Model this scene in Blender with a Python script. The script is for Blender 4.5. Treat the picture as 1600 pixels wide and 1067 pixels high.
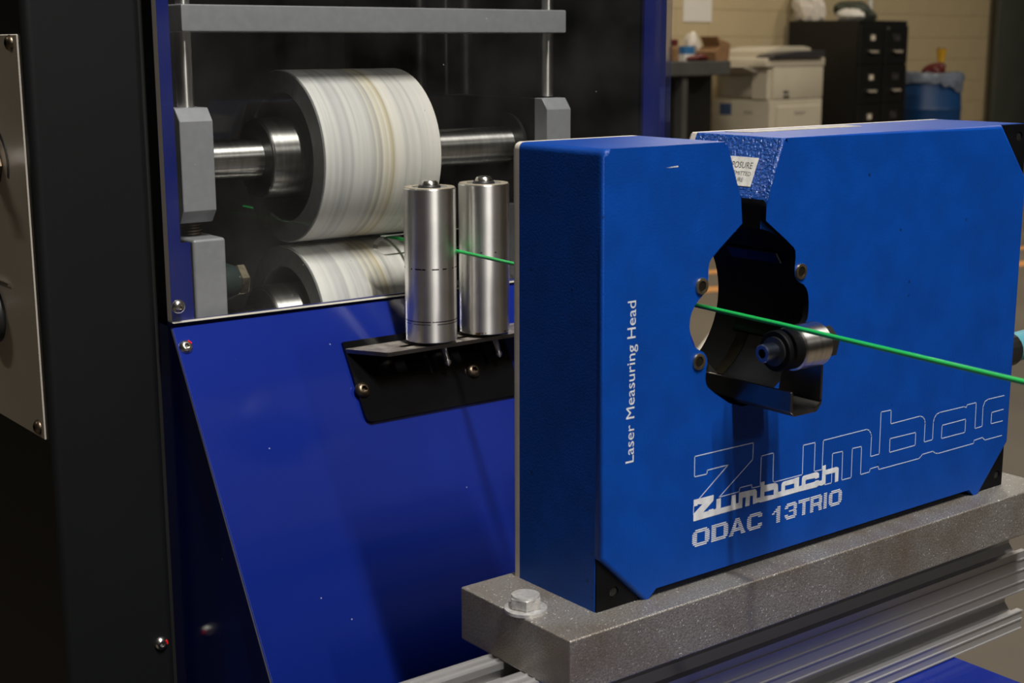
import bpy, bmesh, math, random
from mathutils import Vector, Matrix
from mathutils.geometry import tessellate_polygon
random.seed(7)
scene = bpy.context.scene
COL = scene.collection
PI = math.pi
for o in list(bpy.data.objects):
    bpy.data.objects.remove(o)

# ------------------------------------------------------------------ camera
cam_data = bpy.data.cameras.new('camera')
cam = bpy.data.objects.new('camera', cam_data)
COL.objects.link(cam)
yaw, pitch, roll = math.radians(37.741), math.radians(11.734), math.radians(-0.13)
fw = Vector((math.sin(yaw) * math.cos(pitch), math.cos(yaw) * math.cos(pitch), -math.sin(pitch)))
rt = Vector((math.cos(yaw), -math.sin(yaw), 0))
up = rt.cross(fw)
rt2 = rt * math.cos(roll) + up * math.sin(roll)
up2 = up * math.cos(roll) - rt * math.sin(roll)
cam.matrix_world = Matrix(((rt2.x, up2.x, -fw.x, 0), (rt2.y, up2.y, -fw.y, 0), (rt2.z, up2.z, -fw.z, 1.15), (0, 0, 0, 1)))
cam_data.sensor_width = 36
cam_data.lens = 2235.5 * 36 / 1600
cam_data.clip_start = 0.02
cam_data.clip_end = 60
cam_data.dof.use_dof = True
cam_data.dof.focus_distance = 0.92
cam_data.dof.aperture_fstop = 17
scene.camera = cam

# ------------------------------------------------------------------ world and exposure
world = bpy.data.worlds.new('World')
scene.world = world
world.use_nodes = True
world.node_tree.nodes['Background'].inputs[0].default_value = (1.0, 0.88, 0.72, 1)
world.node_tree.nodes['Background'].inputs[1].default_value = 0.012
vs = scene.view_settings
vs.view_transform = 'Standard'
vs.look = 'None'
vs.exposure = 0.2
vs.gamma = 1.0
vs.use_curve_mapping = False
KEY_POWER = 185.0
SHOP_POWER = 64.0

# ------------------------------------------------------------------ materials
def _nodes(name):
    m = bpy.data.materials.new(name)
    m.use_nodes = True
    nt = m.node_tree
    return m, nt, nt.nodes['Principled BSDF']

def pmat(name, col, rough=0.5, metal=0.0, var=0.0, vscale=30.0, bump=0.0, bscale=400.0, spec=0.5, coat=0.0,
         col2=None, stretch=(1, 1, 1), rvar=0.0, detail=4.0, coatr=0.1, bdist=0.0006):
    m, nt, b = _nodes(name)
    L = nt.links
    tc = nt.nodes.new('ShaderNodeTexCoord')
    mp = nt.nodes.new('ShaderNodeMapping')
    mp.inputs['Scale'].default_value = stretch
    L.new(tc.outputs['Object'], mp.inputs['Vector'])
    b.inputs['Base Color'].default_value = (*col, 1)
    b.inputs['Roughness'].default_value = rough
    b.inputs['Metallic'].default_value = metal
    b.inputs['Specular IOR Level'].default_value = spec
    b.inputs['Coat Weight'].default_value = coat
    b.inputs['Coat Roughness'].default_value = coatr
    if var > 0 or col2 or rvar > 0:
        n = nt.nodes.new('ShaderNodeTexNoise')
        n.inputs['Scale'].default_value = vscale
        n.inputs['Detail'].default_value = detail
        L.new(mp.outputs[0], n.inputs['Vector'])
        if var > 0 or col2:
            r = nt.nodes.new('ShaderNodeValToRGB')
            c2 = col2 if col2 else tuple(min(1, c * (1 + var)) for c in col)
            c1 = col if col2 else tuple(c * (1 - var) for c in col)
            r.color_ramp.elements[0].position = 0.35
            r.color_ramp.elements[1].position = 0.68
            r.color_ramp.elements[0].color = (*c1, 1)
            r.color_ramp.elements[1].color = (*c2, 1)
            L.new(n.outputs['Fac'], r.inputs[0])
            L.new(r.outputs[0], b.inputs['Base Color'])
        if rvar > 0:
            mr = nt.nodes.new('ShaderNodeMapRange')
            mr.inputs['To Min'].default_value = max(0.02, rough - rvar)
            mr.inputs['To Max'].default_value = min(1, rough + rvar)
            L.new(n.outputs['Fac'], mr.inputs['Value'])
            L.new(mr.outputs[0], b.inputs['Roughness'])
    if bump > 0:
        n2 = nt.nodes.new('ShaderNodeTexNoise')
        n2.inputs['Scale'].default_value = bscale
        n2.inputs['Detail'].default_value = 3
        L.new(mp.outputs[0], n2.inputs['Vector'])
        bp = nt.nodes.new('ShaderNodeBump')
        bp.inputs['Strength'].default_value = bump
        bp.inputs['Distance'].default_value = bdist
        L.new(n2.outputs['Fac'], bp.inputs['Height'])
        L.new(bp.outputs[0], b.inputs['Normal'])
    return m

def specks(m, col, scale, amount, size=0.12):
    """small scattered marks of another colour on an existing material (dust, grit, stains, painted glints)"""
    nt = m.node_tree
    L = nt.links
    b = nt.nodes['Principled BSDF']
    tc = nt.nodes.new('ShaderNodeTexCoord')
    v = nt.nodes.new('ShaderNodeTexVoronoi')
    v.inputs['Scale'].default_value = scale
    L.new(tc.outputs['Object'], v.inputs['Vector'])
    lt = nt.nodes.new('ShaderNodeMath'); lt.operation = 'LESS_THAN'
    lt.inputs[1].default_value = size
    L.new(v.outputs['Distance'], lt.inputs[0])
    sep = nt.nodes.new('ShaderNodeSeparateColor')
    L.new(v.outputs['Color'], sep.inputs[0])
    lt2 = nt.nodes.new('ShaderNodeMath'); lt2.operation = 'LESS_THAN'
    lt2.inputs[1].default_value = amount
    L.new(sep.outputs[0], lt2.inputs[0])
    mu = nt.nodes.new('ShaderNodeMath'); mu.operation = 'MULTIPLY'
    L.new(lt.outputs[0], mu.inputs[0]); L.new(lt2.outputs[0], mu.inputs[1])
    mix = nt.nodes.new('ShaderNodeMix'); mix.data_type = 'RGBA'
    L.new(mu.outputs[0], mix.inputs['Factor'])
    src = b.inputs['Base Color']
    if src.is_linked:
        L.new(src.links[0].from_socket, mix.inputs['A'])
    else:
        mix.inputs['A'].default_value = src.default_value
    mix.inputs['B'].default_value = (*col, 1)
    L.new(mix.outputs['Result'], src)
    return m

M = {}
M['head_blue'] = specks(pmat('head_blue', (0.0, 0.040, 0.245), 0.46, 0, var=0.10, vscale=45, bump=0.30, bscale=900, spec=0.22), (0.0, 0.02, 0.10), 90, 0.05, 0.10)
M['head_blue_grain'] = pmat('head_blue_grain', (0.0, 0.055, 0.30), 0.22, 0, var=0.08, vscale=45, bump=1.0, bscale=560, spec=1.0, bdist=0.0022)
M['head_black'] = pmat('head_black', (0.0025, 0.0025, 0.003), 0.55, 0, var=0.3, vscale=60, spec=0.10)
M['back_plate'] = pmat('back_plate', (0.50, 0.46, 0.40), 0.5, 0, var=0.10, vscale=40)
M['print'] = pmat('print', (0.55, 0.56, 0.58), 0.5, 0, var=0.12, vscale=200)
M['print_dim'] = pmat('print_dim', (0.40, 0.45, 0.58), 0.5)
M['sticker'] = pmat('sticker', (0.58, 0.56, 0.50), 0.55, 0, var=0.14, vscale=300)
M['hole'] = pmat('hole', (0.010, 0.008, 0.005), 0.7, 0, spec=0.03)  # dark colour for the shade in holes and slots
M['label_old'] = pmat('label_old', (0.33, 0.31, 0.27), 0.6, 0, var=0.2, vscale=150)
M['ink'] = pmat('ink', (0.02, 0.02, 0.02), 0.6)
M['brass'] = pmat('brass', (0.55, 0.47, 0.33), 0.32, 1.0, var=0.2, vscale=300)
M['zinc'] = pmat('zinc', (0.50, 0.49, 0.475), 0.36, 0.6, var=0.15, vscale=400, bump=0.15, bscale=600)
M['steel_bolt'] = pmat('steel_bolt', (0.62, 0.60, 0.55), 0.25, 1.0, var=0.12, vscale=300)
M['bronze_bolt'] = pmat('bronze_bolt', (0.13, 0.10, 0.07), 0.38, 1.0, var=0.3, vscale=300)
M['red_mark'] = pmat('red_mark', (0.55, 0.01, 0.01), 0.4)
M['base_steel'] = specks(pmat('base_steel', (0.225, 0.21, 0.19), 0.46, 0.72, vscale=850, bump=0.7, bscale=1200, col2=(0.345, 0.33, 0.31), rvar=0.16, detail=4), (0.85, 0.82, 0.78), 800, 0.10, 0.30)  # pale specks paint sparkle glints into the steel's colour
M['aluminium'] = pmat('aluminium', (0.40, 0.39, 0.39), 0.42, 0.75, var=0.12, vscale=25, stretch=(0.05, 1, 1), bump=0.08, bscale=700)
M['grey_paint'] = specks(pmat('grey_paint', (0.34, 0.345, 0.37), 0.45, 0.25, var=0.05, vscale=160, bump=0.1, bscale=900), (0.05, 0.05, 0.06), 90, 0.03, 0.06)
M['polished'] = pmat('polished', (0.78, 0.76, 0.73), 0.30, 1.0, var=0.12, vscale=40, stretch=(8, 1, 1))
M['polished_v'] = pmat('polished_v', (0.78, 0.75, 0.71), 0.30, 1.0, var=0.10, vscale=40)
M['dark_steel'] = pmat('dark_steel', (0.05, 0.048, 0.045), 0.38, 0.8, var=0.25, vscale=60)
M['gunmetal'] = pmat('gunmetal', (0.20, 0.19, 0.18), 0.30, 1.0, var=0.2, vscale=50)
M['rubber_grey'] = specks(pmat('rubber_grey', (0.14, 0.14, 0.137), 0.6, 0, var=0.12, vscale=120), (0.2, 0.2, 0.2), 150, 0.05, 0.1)
M['black_paint'] = specks(pmat('black_paint', (0.0032, 0.0036, 0.0042), 0.55, 0, var=0.10, vscale=14, bump=0.08, bscale=500, spec=0.25), (0.12, 0.11, 0.10), 42, 0.025, 0.035)
M['black_inside'] = pmat('black_inside', (0.008, 0.0078, 0.0075), 0.55, 0, var=0.2, vscale=9, spec=0.3)
M['cover_blue'] = specks(specks(pmat('cover_blue', (0.005, 0.0155, 0.165), 0.16, 0, var=0.07, vscale=7, bump=0.035, bscale=130, spec=0.5, coat=0.3, coatr=0.08), (0.20, 0.22, 0.36), 170, 0.045, 0.10), (0.16, 0.14, 0.12), 60, 0.03, 0.05)
M['pale_edge'] = pmat('pale_edge', (0.62, 0.64, 0.70), 0.4, 0.3)
M['frame_blue'] = pmat('frame_blue', (0.006, 0.015, 0.16), 0.30, 0, var=0.08, vscale=10, spec=0.4)
M['gloss_black'] = pmat('gloss_black', (0.003, 0.003, 0.0035), 0.14, 0, spec=0.45, var=0.2, vscale=20)
M['dusty_black'] = pmat('dusty_black', (0.10, 0.085, 0.07), 0.42, 0.2, vscale=90, col2=(0.30, 0.27, 0.235), detail=8)
M['plate_beige'] = pmat('plate_beige', (0.42, 0.385, 0.33), 0.42, 0.0, var=0.06, vscale=12, spec=0.5)
M['black_plastic'] = pmat('black_plastic', (0.012, 0.012, 0.012), 0.4)
M['green_wire'] = pmat('green_wire', (0.012, 0.36, 0.075), 0.35, 0, spec=0.5)
M['green_dark'] = pmat('green_dark', (0.018, 0.032, 0.030), 0.5, 0, bump=0.3, bscale=900)
M['teal'] = pmat('teal', (0.07, 0.25, 0.30), 0.5, 0, var=0.10, vscale=60)
M['rim_white'] = pmat('rim_white', (0.74, 0.71, 0.64), 0.35)

def stain(m, col, scale, lo, hi, amount):
    nt = m.node_tree; L = nt.links; b = nt.nodes['Principled BSDF']
    tc = nt.nodes.new('ShaderNodeTexCoord'); n = nt.nodes.new('ShaderNodeTexNoise')
    n.inputs['Scale'].default_value = scale; n.inputs['Detail'].default_value = 6
    L.new(tc.outputs['Object'], n.inputs['Vector'])
    mr = nt.nodes.new('ShaderNodeMapRange'); mr.inputs['From Min'].default_value = lo; mr.inputs['From Max'].default_value = hi; mr.inputs['To Max'].default_value = amount
    L.new(n.outputs['Fac'], mr.inputs['Value'])
    mix = nt.nodes.new('ShaderNodeMix'); mix.data_type = 'RGBA'
    L.new(mr.outputs[0], mix.inputs['Factor']); L.new(b.inputs['Base Color'].links[0].from_socket, mix.inputs['A'])
    mix.inputs['B'].default_value = (*col, 1)
    L.new(mix.outputs['Result'], b.inputs['Base Color'])
stain(M['base_steel'], (0.17, 0.125, 0.085), 22, 0.46, 0.72, 0.75)

# pull-roll sleeve: worn rings that run round the roll (real marks, fixed to the sleeve)
def sleeve_mat(name, seed):
    m, nt, b = _nodes(name)
    L = nt.links
    tc = nt.nodes.new('ShaderNodeTexCoord')
    mp = nt.nodes.new('ShaderNodeMapping')
    mp.inputs['Scale'].default_value = (1.0, 0.02, 0.02)
    mp.inputs['Location'].default_value = (seed, 0, 0)
    L.new(tc.outputs['Object'], mp.inputs['Vector'])
    n = nt.nodes.new('ShaderNodeTexNoise'); n.inputs['Scale'].default_value = 130; n.inputs['Detail'].default_value = 6
    n.inputs['Roughness'].default_value = 0.65
    L.new(mp.outputs[0], n.inputs['Vector'])
    r = nt.nodes.new('ShaderNodeValToRGB')
    cr = r.color_ramp
    cr.elements[0].position = 0.30; cr.elements[0].color = (0.52, 0.52, 0.52, 1)
    cr.elements[1].position = 0.62; cr.elements[1].color = (0.86, 0.84, 0.80, 1)
    e = cr.elements.new(0.45); e.color = (0.76, 0.745, 0.715, 1)
    L.new(n.outputs['Fac'], r.inputs[0])
    # broad grey and yellowish rings at fixed places along the roll
    sx = nt.nodes.new('ShaderNodeSeparateXYZ'); L.new(tc.outputs['Object'], sx.inputs[0])
    mr = nt.nodes.new('ShaderNodeMapRange'); mr.inputs['From Min'].default_value = 0.0; mr.inputs['From Max'].default_value = 0.105
    L.new(sx.outputs['X'], mr.inputs['Value'])
    rr = nt.nodes.new('ShaderNodeValToRGB'); rc = rr.color_ramp
    stops = [(0.0, (1, 1, 1)), (0.12, (0.98, 0.98, 0.98)), (0.15, (0.72, 0.73, 0.75)), (0.20, (0.86, 0.87, 0.88)), (0.23, (0.68, 0.68, 0.70)), (0.25, (0.92, 0.92, 0.92)),
             (0.38, (0.86, 0.86, 0.87)), (0.42, (0.74, 0.73, 0.72)), (0.435, (0.98, 0.95, 0.86)), (0.475, (0.62, 0.60, 0.57)), (0.49, (1.0, 0.96, 0.85)), (0.525, (0.80, 0.75, 0.63)),
             (0.54, (1.0, 0.96, 0.84)), (0.575, (0.74, 0.63, 0.42)), (0.59, (1, 0.97, 0.90)), (0.70, (0.95, 0.94, 0.92)), (0.76, (0.84, 0.82, 0.80)), (0.80, (0.97, 0.96, 0.94)), (1.0, (0.95, 0.93, 0.90))]
    while len(rc.elements) < len(stops):
        rc.elements.new(0.5)
    for el, (p, c) in zip(rc.elements, stops):
        el.position = p
    for el, (p, c) in zip(rc.elements, stops):
        el.color = (*c, 1)
    L.new(mr.outputs[0], rr.inputs[0])
    mix = nt.nodes.new('ShaderNodeMix'); mix.data_type = 'RGBA'; mix.blend_type = 'MULTIPLY'
    mix.inputs['Factor'].default_value = 1.0
    L.new(r.outputs[0], mix.inputs['A']); L.new(rr.outputs[0], mix.inputs['B'])
    L.new(mix.outputs['Result'], b.inputs['Base Color'])
    b.inputs['Roughness'].default_value = 0.42
    return m
M['sleeve'] = sleeve_mat('sleeve', 0.31)
M['sleeve_low'] = sleeve_mat('sleeve_low', 0.77)

# turned steel guide roller with scuffs at fixed heights
def scuffed_steel(name, marks, seed):
    m = pmat(name, (0.85, 0.83, 0.80), 0.33, 1.0, var=0.10, vscale=35)
    nt = m.node_tree; L = nt.links; b = nt.nodes['Principled BSDF']
    tc = nt.nodes.new('ShaderNodeTexCoord')
    sx = nt.nodes.new('ShaderNodeSeparateXYZ'); L.new(tc.outputs['Object'], sx.inputs[0])
    src = b.inputs['Base Color'].links[0].from_socket
    n = nt.nodes.new('ShaderNodeTexNoise'); n.inputs['Scale'].default_value = 170; n.inputs['Detail'].default_value = 2
    mp = nt.nodes.new('ShaderNodeMapping'); mp.inputs['Location'].default_value = (seed, seed, 0); mp.inputs['Scale'].default_value = (1, 1, 0.6)
    L.new(tc.outputs['Object'], mp.inputs[0]); L.new(mp.outputs[0], n.inputs['Vector'])
    for z, w, th, col in marks:
        s = nt.nodes.new('ShaderNodeMath'); s.operation = 'SUBTRACT'; s.inputs[1].default_value = z
        L.new(sx.outputs['Z'], s.inputs[0])
        a = nt.nodes.new('ShaderNodeMath'); a.operation = 'ABSOLUTE'; L.new(s.outputs[0], a.inputs[0])
        l = nt.nodes.new('ShaderNodeMath'); l.operation = 'LESS_THAN'; l.inputs[1].default_value = w; L.new(a.outputs[0], l.inputs[0])
        g = nt.nodes.new('ShaderNodeMath'); g.operation = 'GREATER_THAN'; g.inputs[1].default_value = th; L.new(n.outputs['Fac'], g.inputs[0])
        mu = nt.nodes.new('ShaderNodeMath'); mu.operation = 'MULTIPLY'; L.new(l.outputs[0], mu.inputs[0]); L.new(g.outputs[0], mu.inputs[1])
        mix = nt.nodes.new('ShaderNodeMix'); mix.data_type = 'RGBA'
        L.new(mu.outputs[0], mix.inputs['Factor']); L.new(src, mix.inputs['A']); mix.inputs['B'].default_value = (*col, 1)
        src = mix.outputs['Result']
    L.new(src, b.inputs['Base Color'])
    return m
M['roller_scuffed'] = scuffed_steel('roller_scuffed', [(0.0575, 0.0005, 0.52, (0.05, 0.05, 0.05)), (0.0185, 0.0004, 0.40, (0.10, 0.10, 0.11)), (0.0165, 0.0003, 0.50, (0.12, 0.12, 0.13))], 0.2)
M['roller_rusty'] = scuffed_steel('roller_rusty', [(0.0012, 0.0013, 0.42, (0.26, 0.15, 0.07)), (0.0035, 0.0010, 0.60, (0.30, 0.20, 0.10)), (0.0655, 0.0004, 0.63, (0.06, 0.06, 0.06))], 0.6)

def turned(m, axis, amount=0.85, rot=0.25):
    nt = m.node_tree; b = nt.nodes['Principled BSDF']
    t = nt.nodes.new('ShaderNodeTangent'); t.direction_type = 'RADIAL'; t.axis = axis
    nt.links.new(t.outputs[0], b.inputs['Tangent'])
    b.inputs['Anisotropic'].default_value = amount
    b.inputs['Anisotropic Rotation'].default_value = rot
for k_ in ('roller_scuffed', 'roller_rusty', 'polished_v'):
    turned(M[k_], 'Z')
turned(M['polished'], 'X')

# clear acrylic sheet: transparent with a Fresnel reflection and a little dust haze; cream edge colour stands in for light piped to the edges
def acrylic_mat():
    m = bpy.data.materials.new('acrylic'); m.use_nodes = True
    nt = m.node_tree; L = nt.links
    for n in list(nt.nodes): nt.nodes.remove(n)
    out = nt.nodes.new('ShaderNodeOutputMaterial')
    tr = nt.nodes.new('ShaderNodeBsdfTransparent'); tr.inputs[0].default_value = (0.965, 0.97, 0.965, 1)
    gl = nt.nodes.new('ShaderNodeBsdfGlossy'); gl.inputs['Roughness'].default_value = 0.03
    df = nt.nodes.new('ShaderNodeBsdfDiffuse'); df.inputs[0].default_value = (0.55, 0.53, 0.50, 1)
    fr = nt.nodes.new('ShaderNodeFresnel'); fr.inputs[0].default_value = 1.45
    geo = nt.nodes.new('ShaderNodeTexCoord')
    noi = nt.nodes.new('ShaderNodeTexNoise'); noi.inputs['Scale'].default_value = 16; noi.inputs['Detail'].default_value = 8
    L.new(geo.outputs['Object'], noi.inputs['Vector'])
    mr = nt.nodes.new('ShaderNodeMapRange'); mr.inputs['From Min'].default_value = 0.35; mr.inputs['From Max'].default_value = 0.8
    mr.inputs['To Min'].default_value = 0.001; mr.inputs['To Max'].default_value = 0.020
    L.new(noi.outputs['Fac'], mr.inputs['Value'])
    v = nt.nodes.new('ShaderNodeTexVoronoi'); v.inputs['Scale'].default_value = 110
    L.new(geo.outputs['Object'], v.inputs['Vector'])
    lt = nt.nodes.new('ShaderNodeMath'); lt.operation = 'LESS_THAN'; lt.inputs[1].default_value = 0.055; L.new(v.outputs['Distance'], lt.inputs[0])
    sp = nt.nodes.new('ShaderNodeSeparateColor'); L.new(v.outputs['Color'], sp.inputs[0])
    l2 = nt.nodes.new('ShaderNodeMath'); l2.operation = 'LESS_THAN'; l2.inputs[1].default_value = 0.07; L.new(sp.outputs[0], l2.inputs[0])
    mu = nt.nodes.new('ShaderNodeMath'); mu.operation = 'MULTIPLY'; L.new(lt.outputs[0], mu.inputs[0]); L.new(l2.outputs[0], mu.inputs[1])
    mx = nt.nodes.new('ShaderNodeMath'); mx.operation = 'MAXIMUM'
    m3 = nt.nodes.new('ShaderNodeMath'); m3.operation = 'MULTIPLY'; m3.inputs[1].default_value = 0.6; L.new(mu.outputs[0], m3.inputs[0])
    L.new(mr.outputs[0], mx.inputs[0]); L.new(m3.outputs[0], mx.inputs[1])
    a = nt.nodes.new('ShaderNodeMixShader'); L.new(mx.outputs[0], a.inputs[0]); L.new(tr.outputs[0], a.inputs[1]); L.new(df.outputs[0], a.inputs[2])
    c = nt.nodes.new('ShaderNodeMixShader')
    h = nt.nodes.new('ShaderNodeMath'); h.operation = 'MULTIPLY'; h.inputs[1].default_value = 0.4; L.new(fr.outputs[0], h.inputs[0])
    L.new(h.outputs[0], c.inputs[0]); L.new(a.outputs[0], c.inputs[1]); L.new(gl.outputs[0], c.inputs[2])
    L.new(c.outputs[0], out.inputs[0])
    return m
M['acrylic'] = acrylic_mat()
m, nt, b = _nodes('acrylic_edge')
b.inputs['Base Color'].default_value = (0.78, 0.73, 0.62, 1); b.inputs['Roughness'].default_value = 0.35
M['acrylic_edge'] = m
M['acrylic_cut'] = pmat('acrylic_cut', (0.22, 0.24, 0.21), 0.3)
M['blued'] = pmat('blued', (0.16, 0.19, 0.27), 0.3, 1.0)

# room
M['wall_paint'] = pmat('wall_paint', (0.50, 0.405, 0.245), 0.75, 0, var=0.03, vscale=3, bump=0.2, bscale=90)
M['mortar'] = pmat('mortar', (0.49, 0.395, 0.24), 0.85)
M['concrete'] = pmat('concrete', (0.085, 0.067, 0.046), 0.55, 0, vscale=1.3, col2=(0.12, 0.096, 0.069), detail=8, rvar=0.12)
M['ceiling'] = pmat('ceiling', (0.42, 0.40, 0.36), 0.8, 0, var=0.1, vscale=2)
M['column_green'] = pmat('column_green', (0.062, 0.066, 0.055), 0.55, 0, var=0.10, vscale=3)
M['file_black'] = pmat('file_black', (0.005, 0.005, 0.005), 0.42, 0, var=0.2, vscale=5)
M['chrome'] = pmat('chrome', (0.66, 0.62, 0.55), 0.25, 1.0)
M['handle'] = pmat('handle', (0.50, 0.45, 0.37), 0.35, 0.2)
M['ring_cream'] = pmat('ring_cream', (0.30, 0.265, 0.20), 0.5, 0.3, var=0.15, vscale=200)
M['card'] = pmat('card', (0.66, 0.60, 0.50), 0.7)
M['copier'] = pmat('copier', (0.55, 0.50, 0.40), 0.5, 0, var=0.04, vscale=4)
M['copier_dark'] = pmat('copier_dark', (0.035, 0.035, 0.04), 0.4)
M['copier_grey'] = pmat('copier_grey', (0.40, 0.37, 0.31), 0.5)
M['sticker_blue'] = pmat('sticker_blue', (0.05, 0.09, 0.20), 0.5)
M['bench_grey'] = pmat('bench_grey', (0.060, 0.060, 0.058), 0.55, 0, var=0.15, vscale=6)
M['cardboard'] = pmat('cardboard', (0.23, 0.125, 0.055), 0.8, 0, var=0.1, vscale=20)
M['paper'] = pmat('paper', (0.72, 0.70, 0.66), 0.7)
M['bag_white'] = pmat('bag_white', (0.66, 0.61, 0.55), 0.45, 0, var=0.08, vscale=30)
M['bag_green'] = pmat('bag_green', (0.055, 0.065, 0.05), 0.6, 0, var=0.2, vscale=30)
M['drum_blue'] = pmat('drum_blue', (0.006, 0.050, 0.17), 0.4, 0, var=0.06, vscale=6)
M['liner'] = pmat('liner', (0.15, 0.18, 0.24), 0.3, 0, var=0.2, vscale=16)
M['red'] = pmat('red', (0.10, 0.007, 0.006), 0.5)
M['yellow'] = pmat('yellow', (0.58, 0.33, 0.02), 0.45)
M['blue_box'] = pmat('blue_box', (0.03, 0.16, 0.38), 0.5)
M['cable_blue'] = pmat('cable_blue', (0.20, 0.30, 0.36), 0.5)
M['tape_orange'] = pmat('tape_orange', (0.52, 0.23, 0.06), 0.6, 0, var=0.15, vscale=10)
M['lamp_white'] = pmat('lamp_white', (0.7, 0.7, 0.68), 0.5)

# ------------------------------------------------------------------ mesh helpers
def finish(bm, sharp=35):
    bmesh.ops.recalc_face_normals(bm, faces=bm.faces)
    for f in bm.faces:
        f.smooth = True
    for e in bm.edges:
        if len(e.link_faces) == 2:
            try:
                e.smooth = e.calc_face_angle() < math.radians(sharp)
            except ValueError:
                e.smooth = True

def obj(name, bm, mats, parent=None, sharp=35, fix=True):
    if fix:
        finish(bm, sharp)
    me = bpy.data.meshes.new(name)
    bm.to_mesh(me); bm.free()
    return obj_me(name, me, mats, parent)

def obj_me(name, me, mats, parent=None):
    o = bpy.data.objects.new(name, me)
    COL.objects.link(o)
    if not isinstance(mats, (list, tuple)):
        mats = [mats]
    if not me.materials:
        for mm in mats:
            me.materials.append(M[mm] if isinstance(mm, str) else mm)
    if parent:
        o.parent = parent
        if parent.get('_org') is not None:
            pass
    return o

def recentre(o, c):
    """move the origin of a mesh object to c (world) without moving the mesh"""
    c = Vector(c)
    o.data.transform(Matrix.Translation(-c))
    base = o.parent.matrix_world.translation if o.parent else Vector((0, 0, 0))
    o.location = c - base
    return o

def tag(o, label=None, cat=None, group=None, kind=None):
    if label: o['label'] = label
    if cat: o['category'] = cat
    if group: o['group'] = group
    if kind: o['kind'] = kind
    return o

class Thing:
    """an Empty at the thing's base; meshes are given in world coordinates and shifted into it"""
    def __init__(self, name, label, cat, loc, group=None, kind=None, rotz=0.0):
        self.e = bpy.data.objects.new(name, None)
        self.e.empty_display_size = 0.02
        COL.objects.link(self.e)
        self.loc = Vector(loc)
        self.e.location = self.loc
        self.e.rotation_euler = (0, 0, rotz)
        tag(self.e, label, cat, group, kind)
    def part(self, name, bm, mats, label=None, sharp=35, under=None, local=False):
        if not local:
            bmesh.ops.translate(bm, verts=bm.verts, vec=-self.loc)
        o = obj(name, bm, mats, under or self.e, sharp)
        if label: o['label'] = label
        return o

def B():
    return bmesh.new()

def box(bm, x0, x1, y0, y1, z0, z1, bev=0.0, seg=2):
    g = bmesh.ops.create_cube(bm, size=1.0)
    vs_ = g['verts']
    for v in vs_:
        v.co = Vector((x0 + (v.co.x + .5) * (x1 - x0), y0 + (v.co.y + .5) * (y1 - y0), z0 + (v.co.z + .5) * (z1 - z0)))
    if bev > 0:
        ed = set(e for v in vs_ for e in v.link_edges)
        bmesh.ops.bevel(bm, geom=list(ed), offset=bev, segments=seg, profile=0.5, affect='EDGES')
    return bm

def frame_from(d):
    d = Vector(d).normalized()
    h = Vector((0, 0, 1)) if abs(d.z) < 0.9 else Vector((1, 0, 0))
    u = d.cross(h).normalized()
    return u, u.cross(d).normalized(), d

def lathe(bm, prof, c, d, seg=32, caps=True, phase=0.0):
    """prof: list of (along, radius) from c in direction d"""
    c = Vector(c)
    u, w, d = frame_from(d)
    rings = []
    for a, r in prof:
        ring = []
        for i in range(seg):
            t = 2 * PI * i / seg + phase
            ring.append(bm.verts.new(c + d * a + (u * math.cos(t) + w * math.sin(t)) * r))
        rings.append(ring)
    for r0, r1 in zip(rings[:-1], rings[1:]):
        for i in range(seg):
            j = (i + 1) % seg
            bm.faces.new((r0[i], r0[j], r1[j], r1[i]))
    if caps:
        bm.faces.new(rings[0][::-1]); bm.faces.new(rings[-1])
    return bm

def ring_lathe(bm, prof, c, d, seg=32):
    """closed profile (a torus-like solid)"""
    c = Vector(c)
    u, w, d = frame_from(d)
    rings = []
    for a, r in prof:
        rings.append([bm.verts.new(c + d * a + (u * math.cos(2 * PI * i / seg) + w * math.sin(2 * PI * i / seg)) * r) for i in range(seg)])
    n = len(rings)
    for k in range(n):
        r0, r1 = rings[k], rings[(k + 1) % n]
        for i in range(seg):
            j = (i + 1) % seg
            bm.faces.new((r0[i], r0[j], r1[j], r1[i]))
    return bm

def prism(bm, pts, axis, a, b, holes=()):
    """polygon (2-D) with holes, pushed from a to b along axis. axis Y: pts=(x,z); X: (y,z); Z: (x,y)"""
    def P(p, t):
        if axis == 'Y': return Vector((p[0], t, p[1]))
        if axis == 'X': return Vector((t, p[0], p[1]))
        return Vector((p[0], p[1], t))
    loops = [list(pts)] + [list(h) for h in holes]
    flat = [p for l in loops for p in l]
    tri = tessellate_polygon([[Vector((p[0], p[1], 0)) for p in l] for l in loops])
    va = [bm.verts.new(P(p, a)) for p in flat]
    vb = [bm.verts.new(P(p, b)) for p in flat]
    if holes:
        for t in tri:
            try:
                bm.faces.new([va[i] for i in t]); bm.faces.new([vb[i] for i in t[::-1]])
            except ValueError:
                pass
    else:
        bm.faces.new(va); bm.faces.new(vb[::-1])
    k = 0
    for l in loops:
        n = len(l)
        for i in range(n):
            j = (i + 1) % n
            bm.faces.new((va[k + i], va[k + j], vb[k + j], vb[k + i]))
        k += n
    return bm

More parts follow.
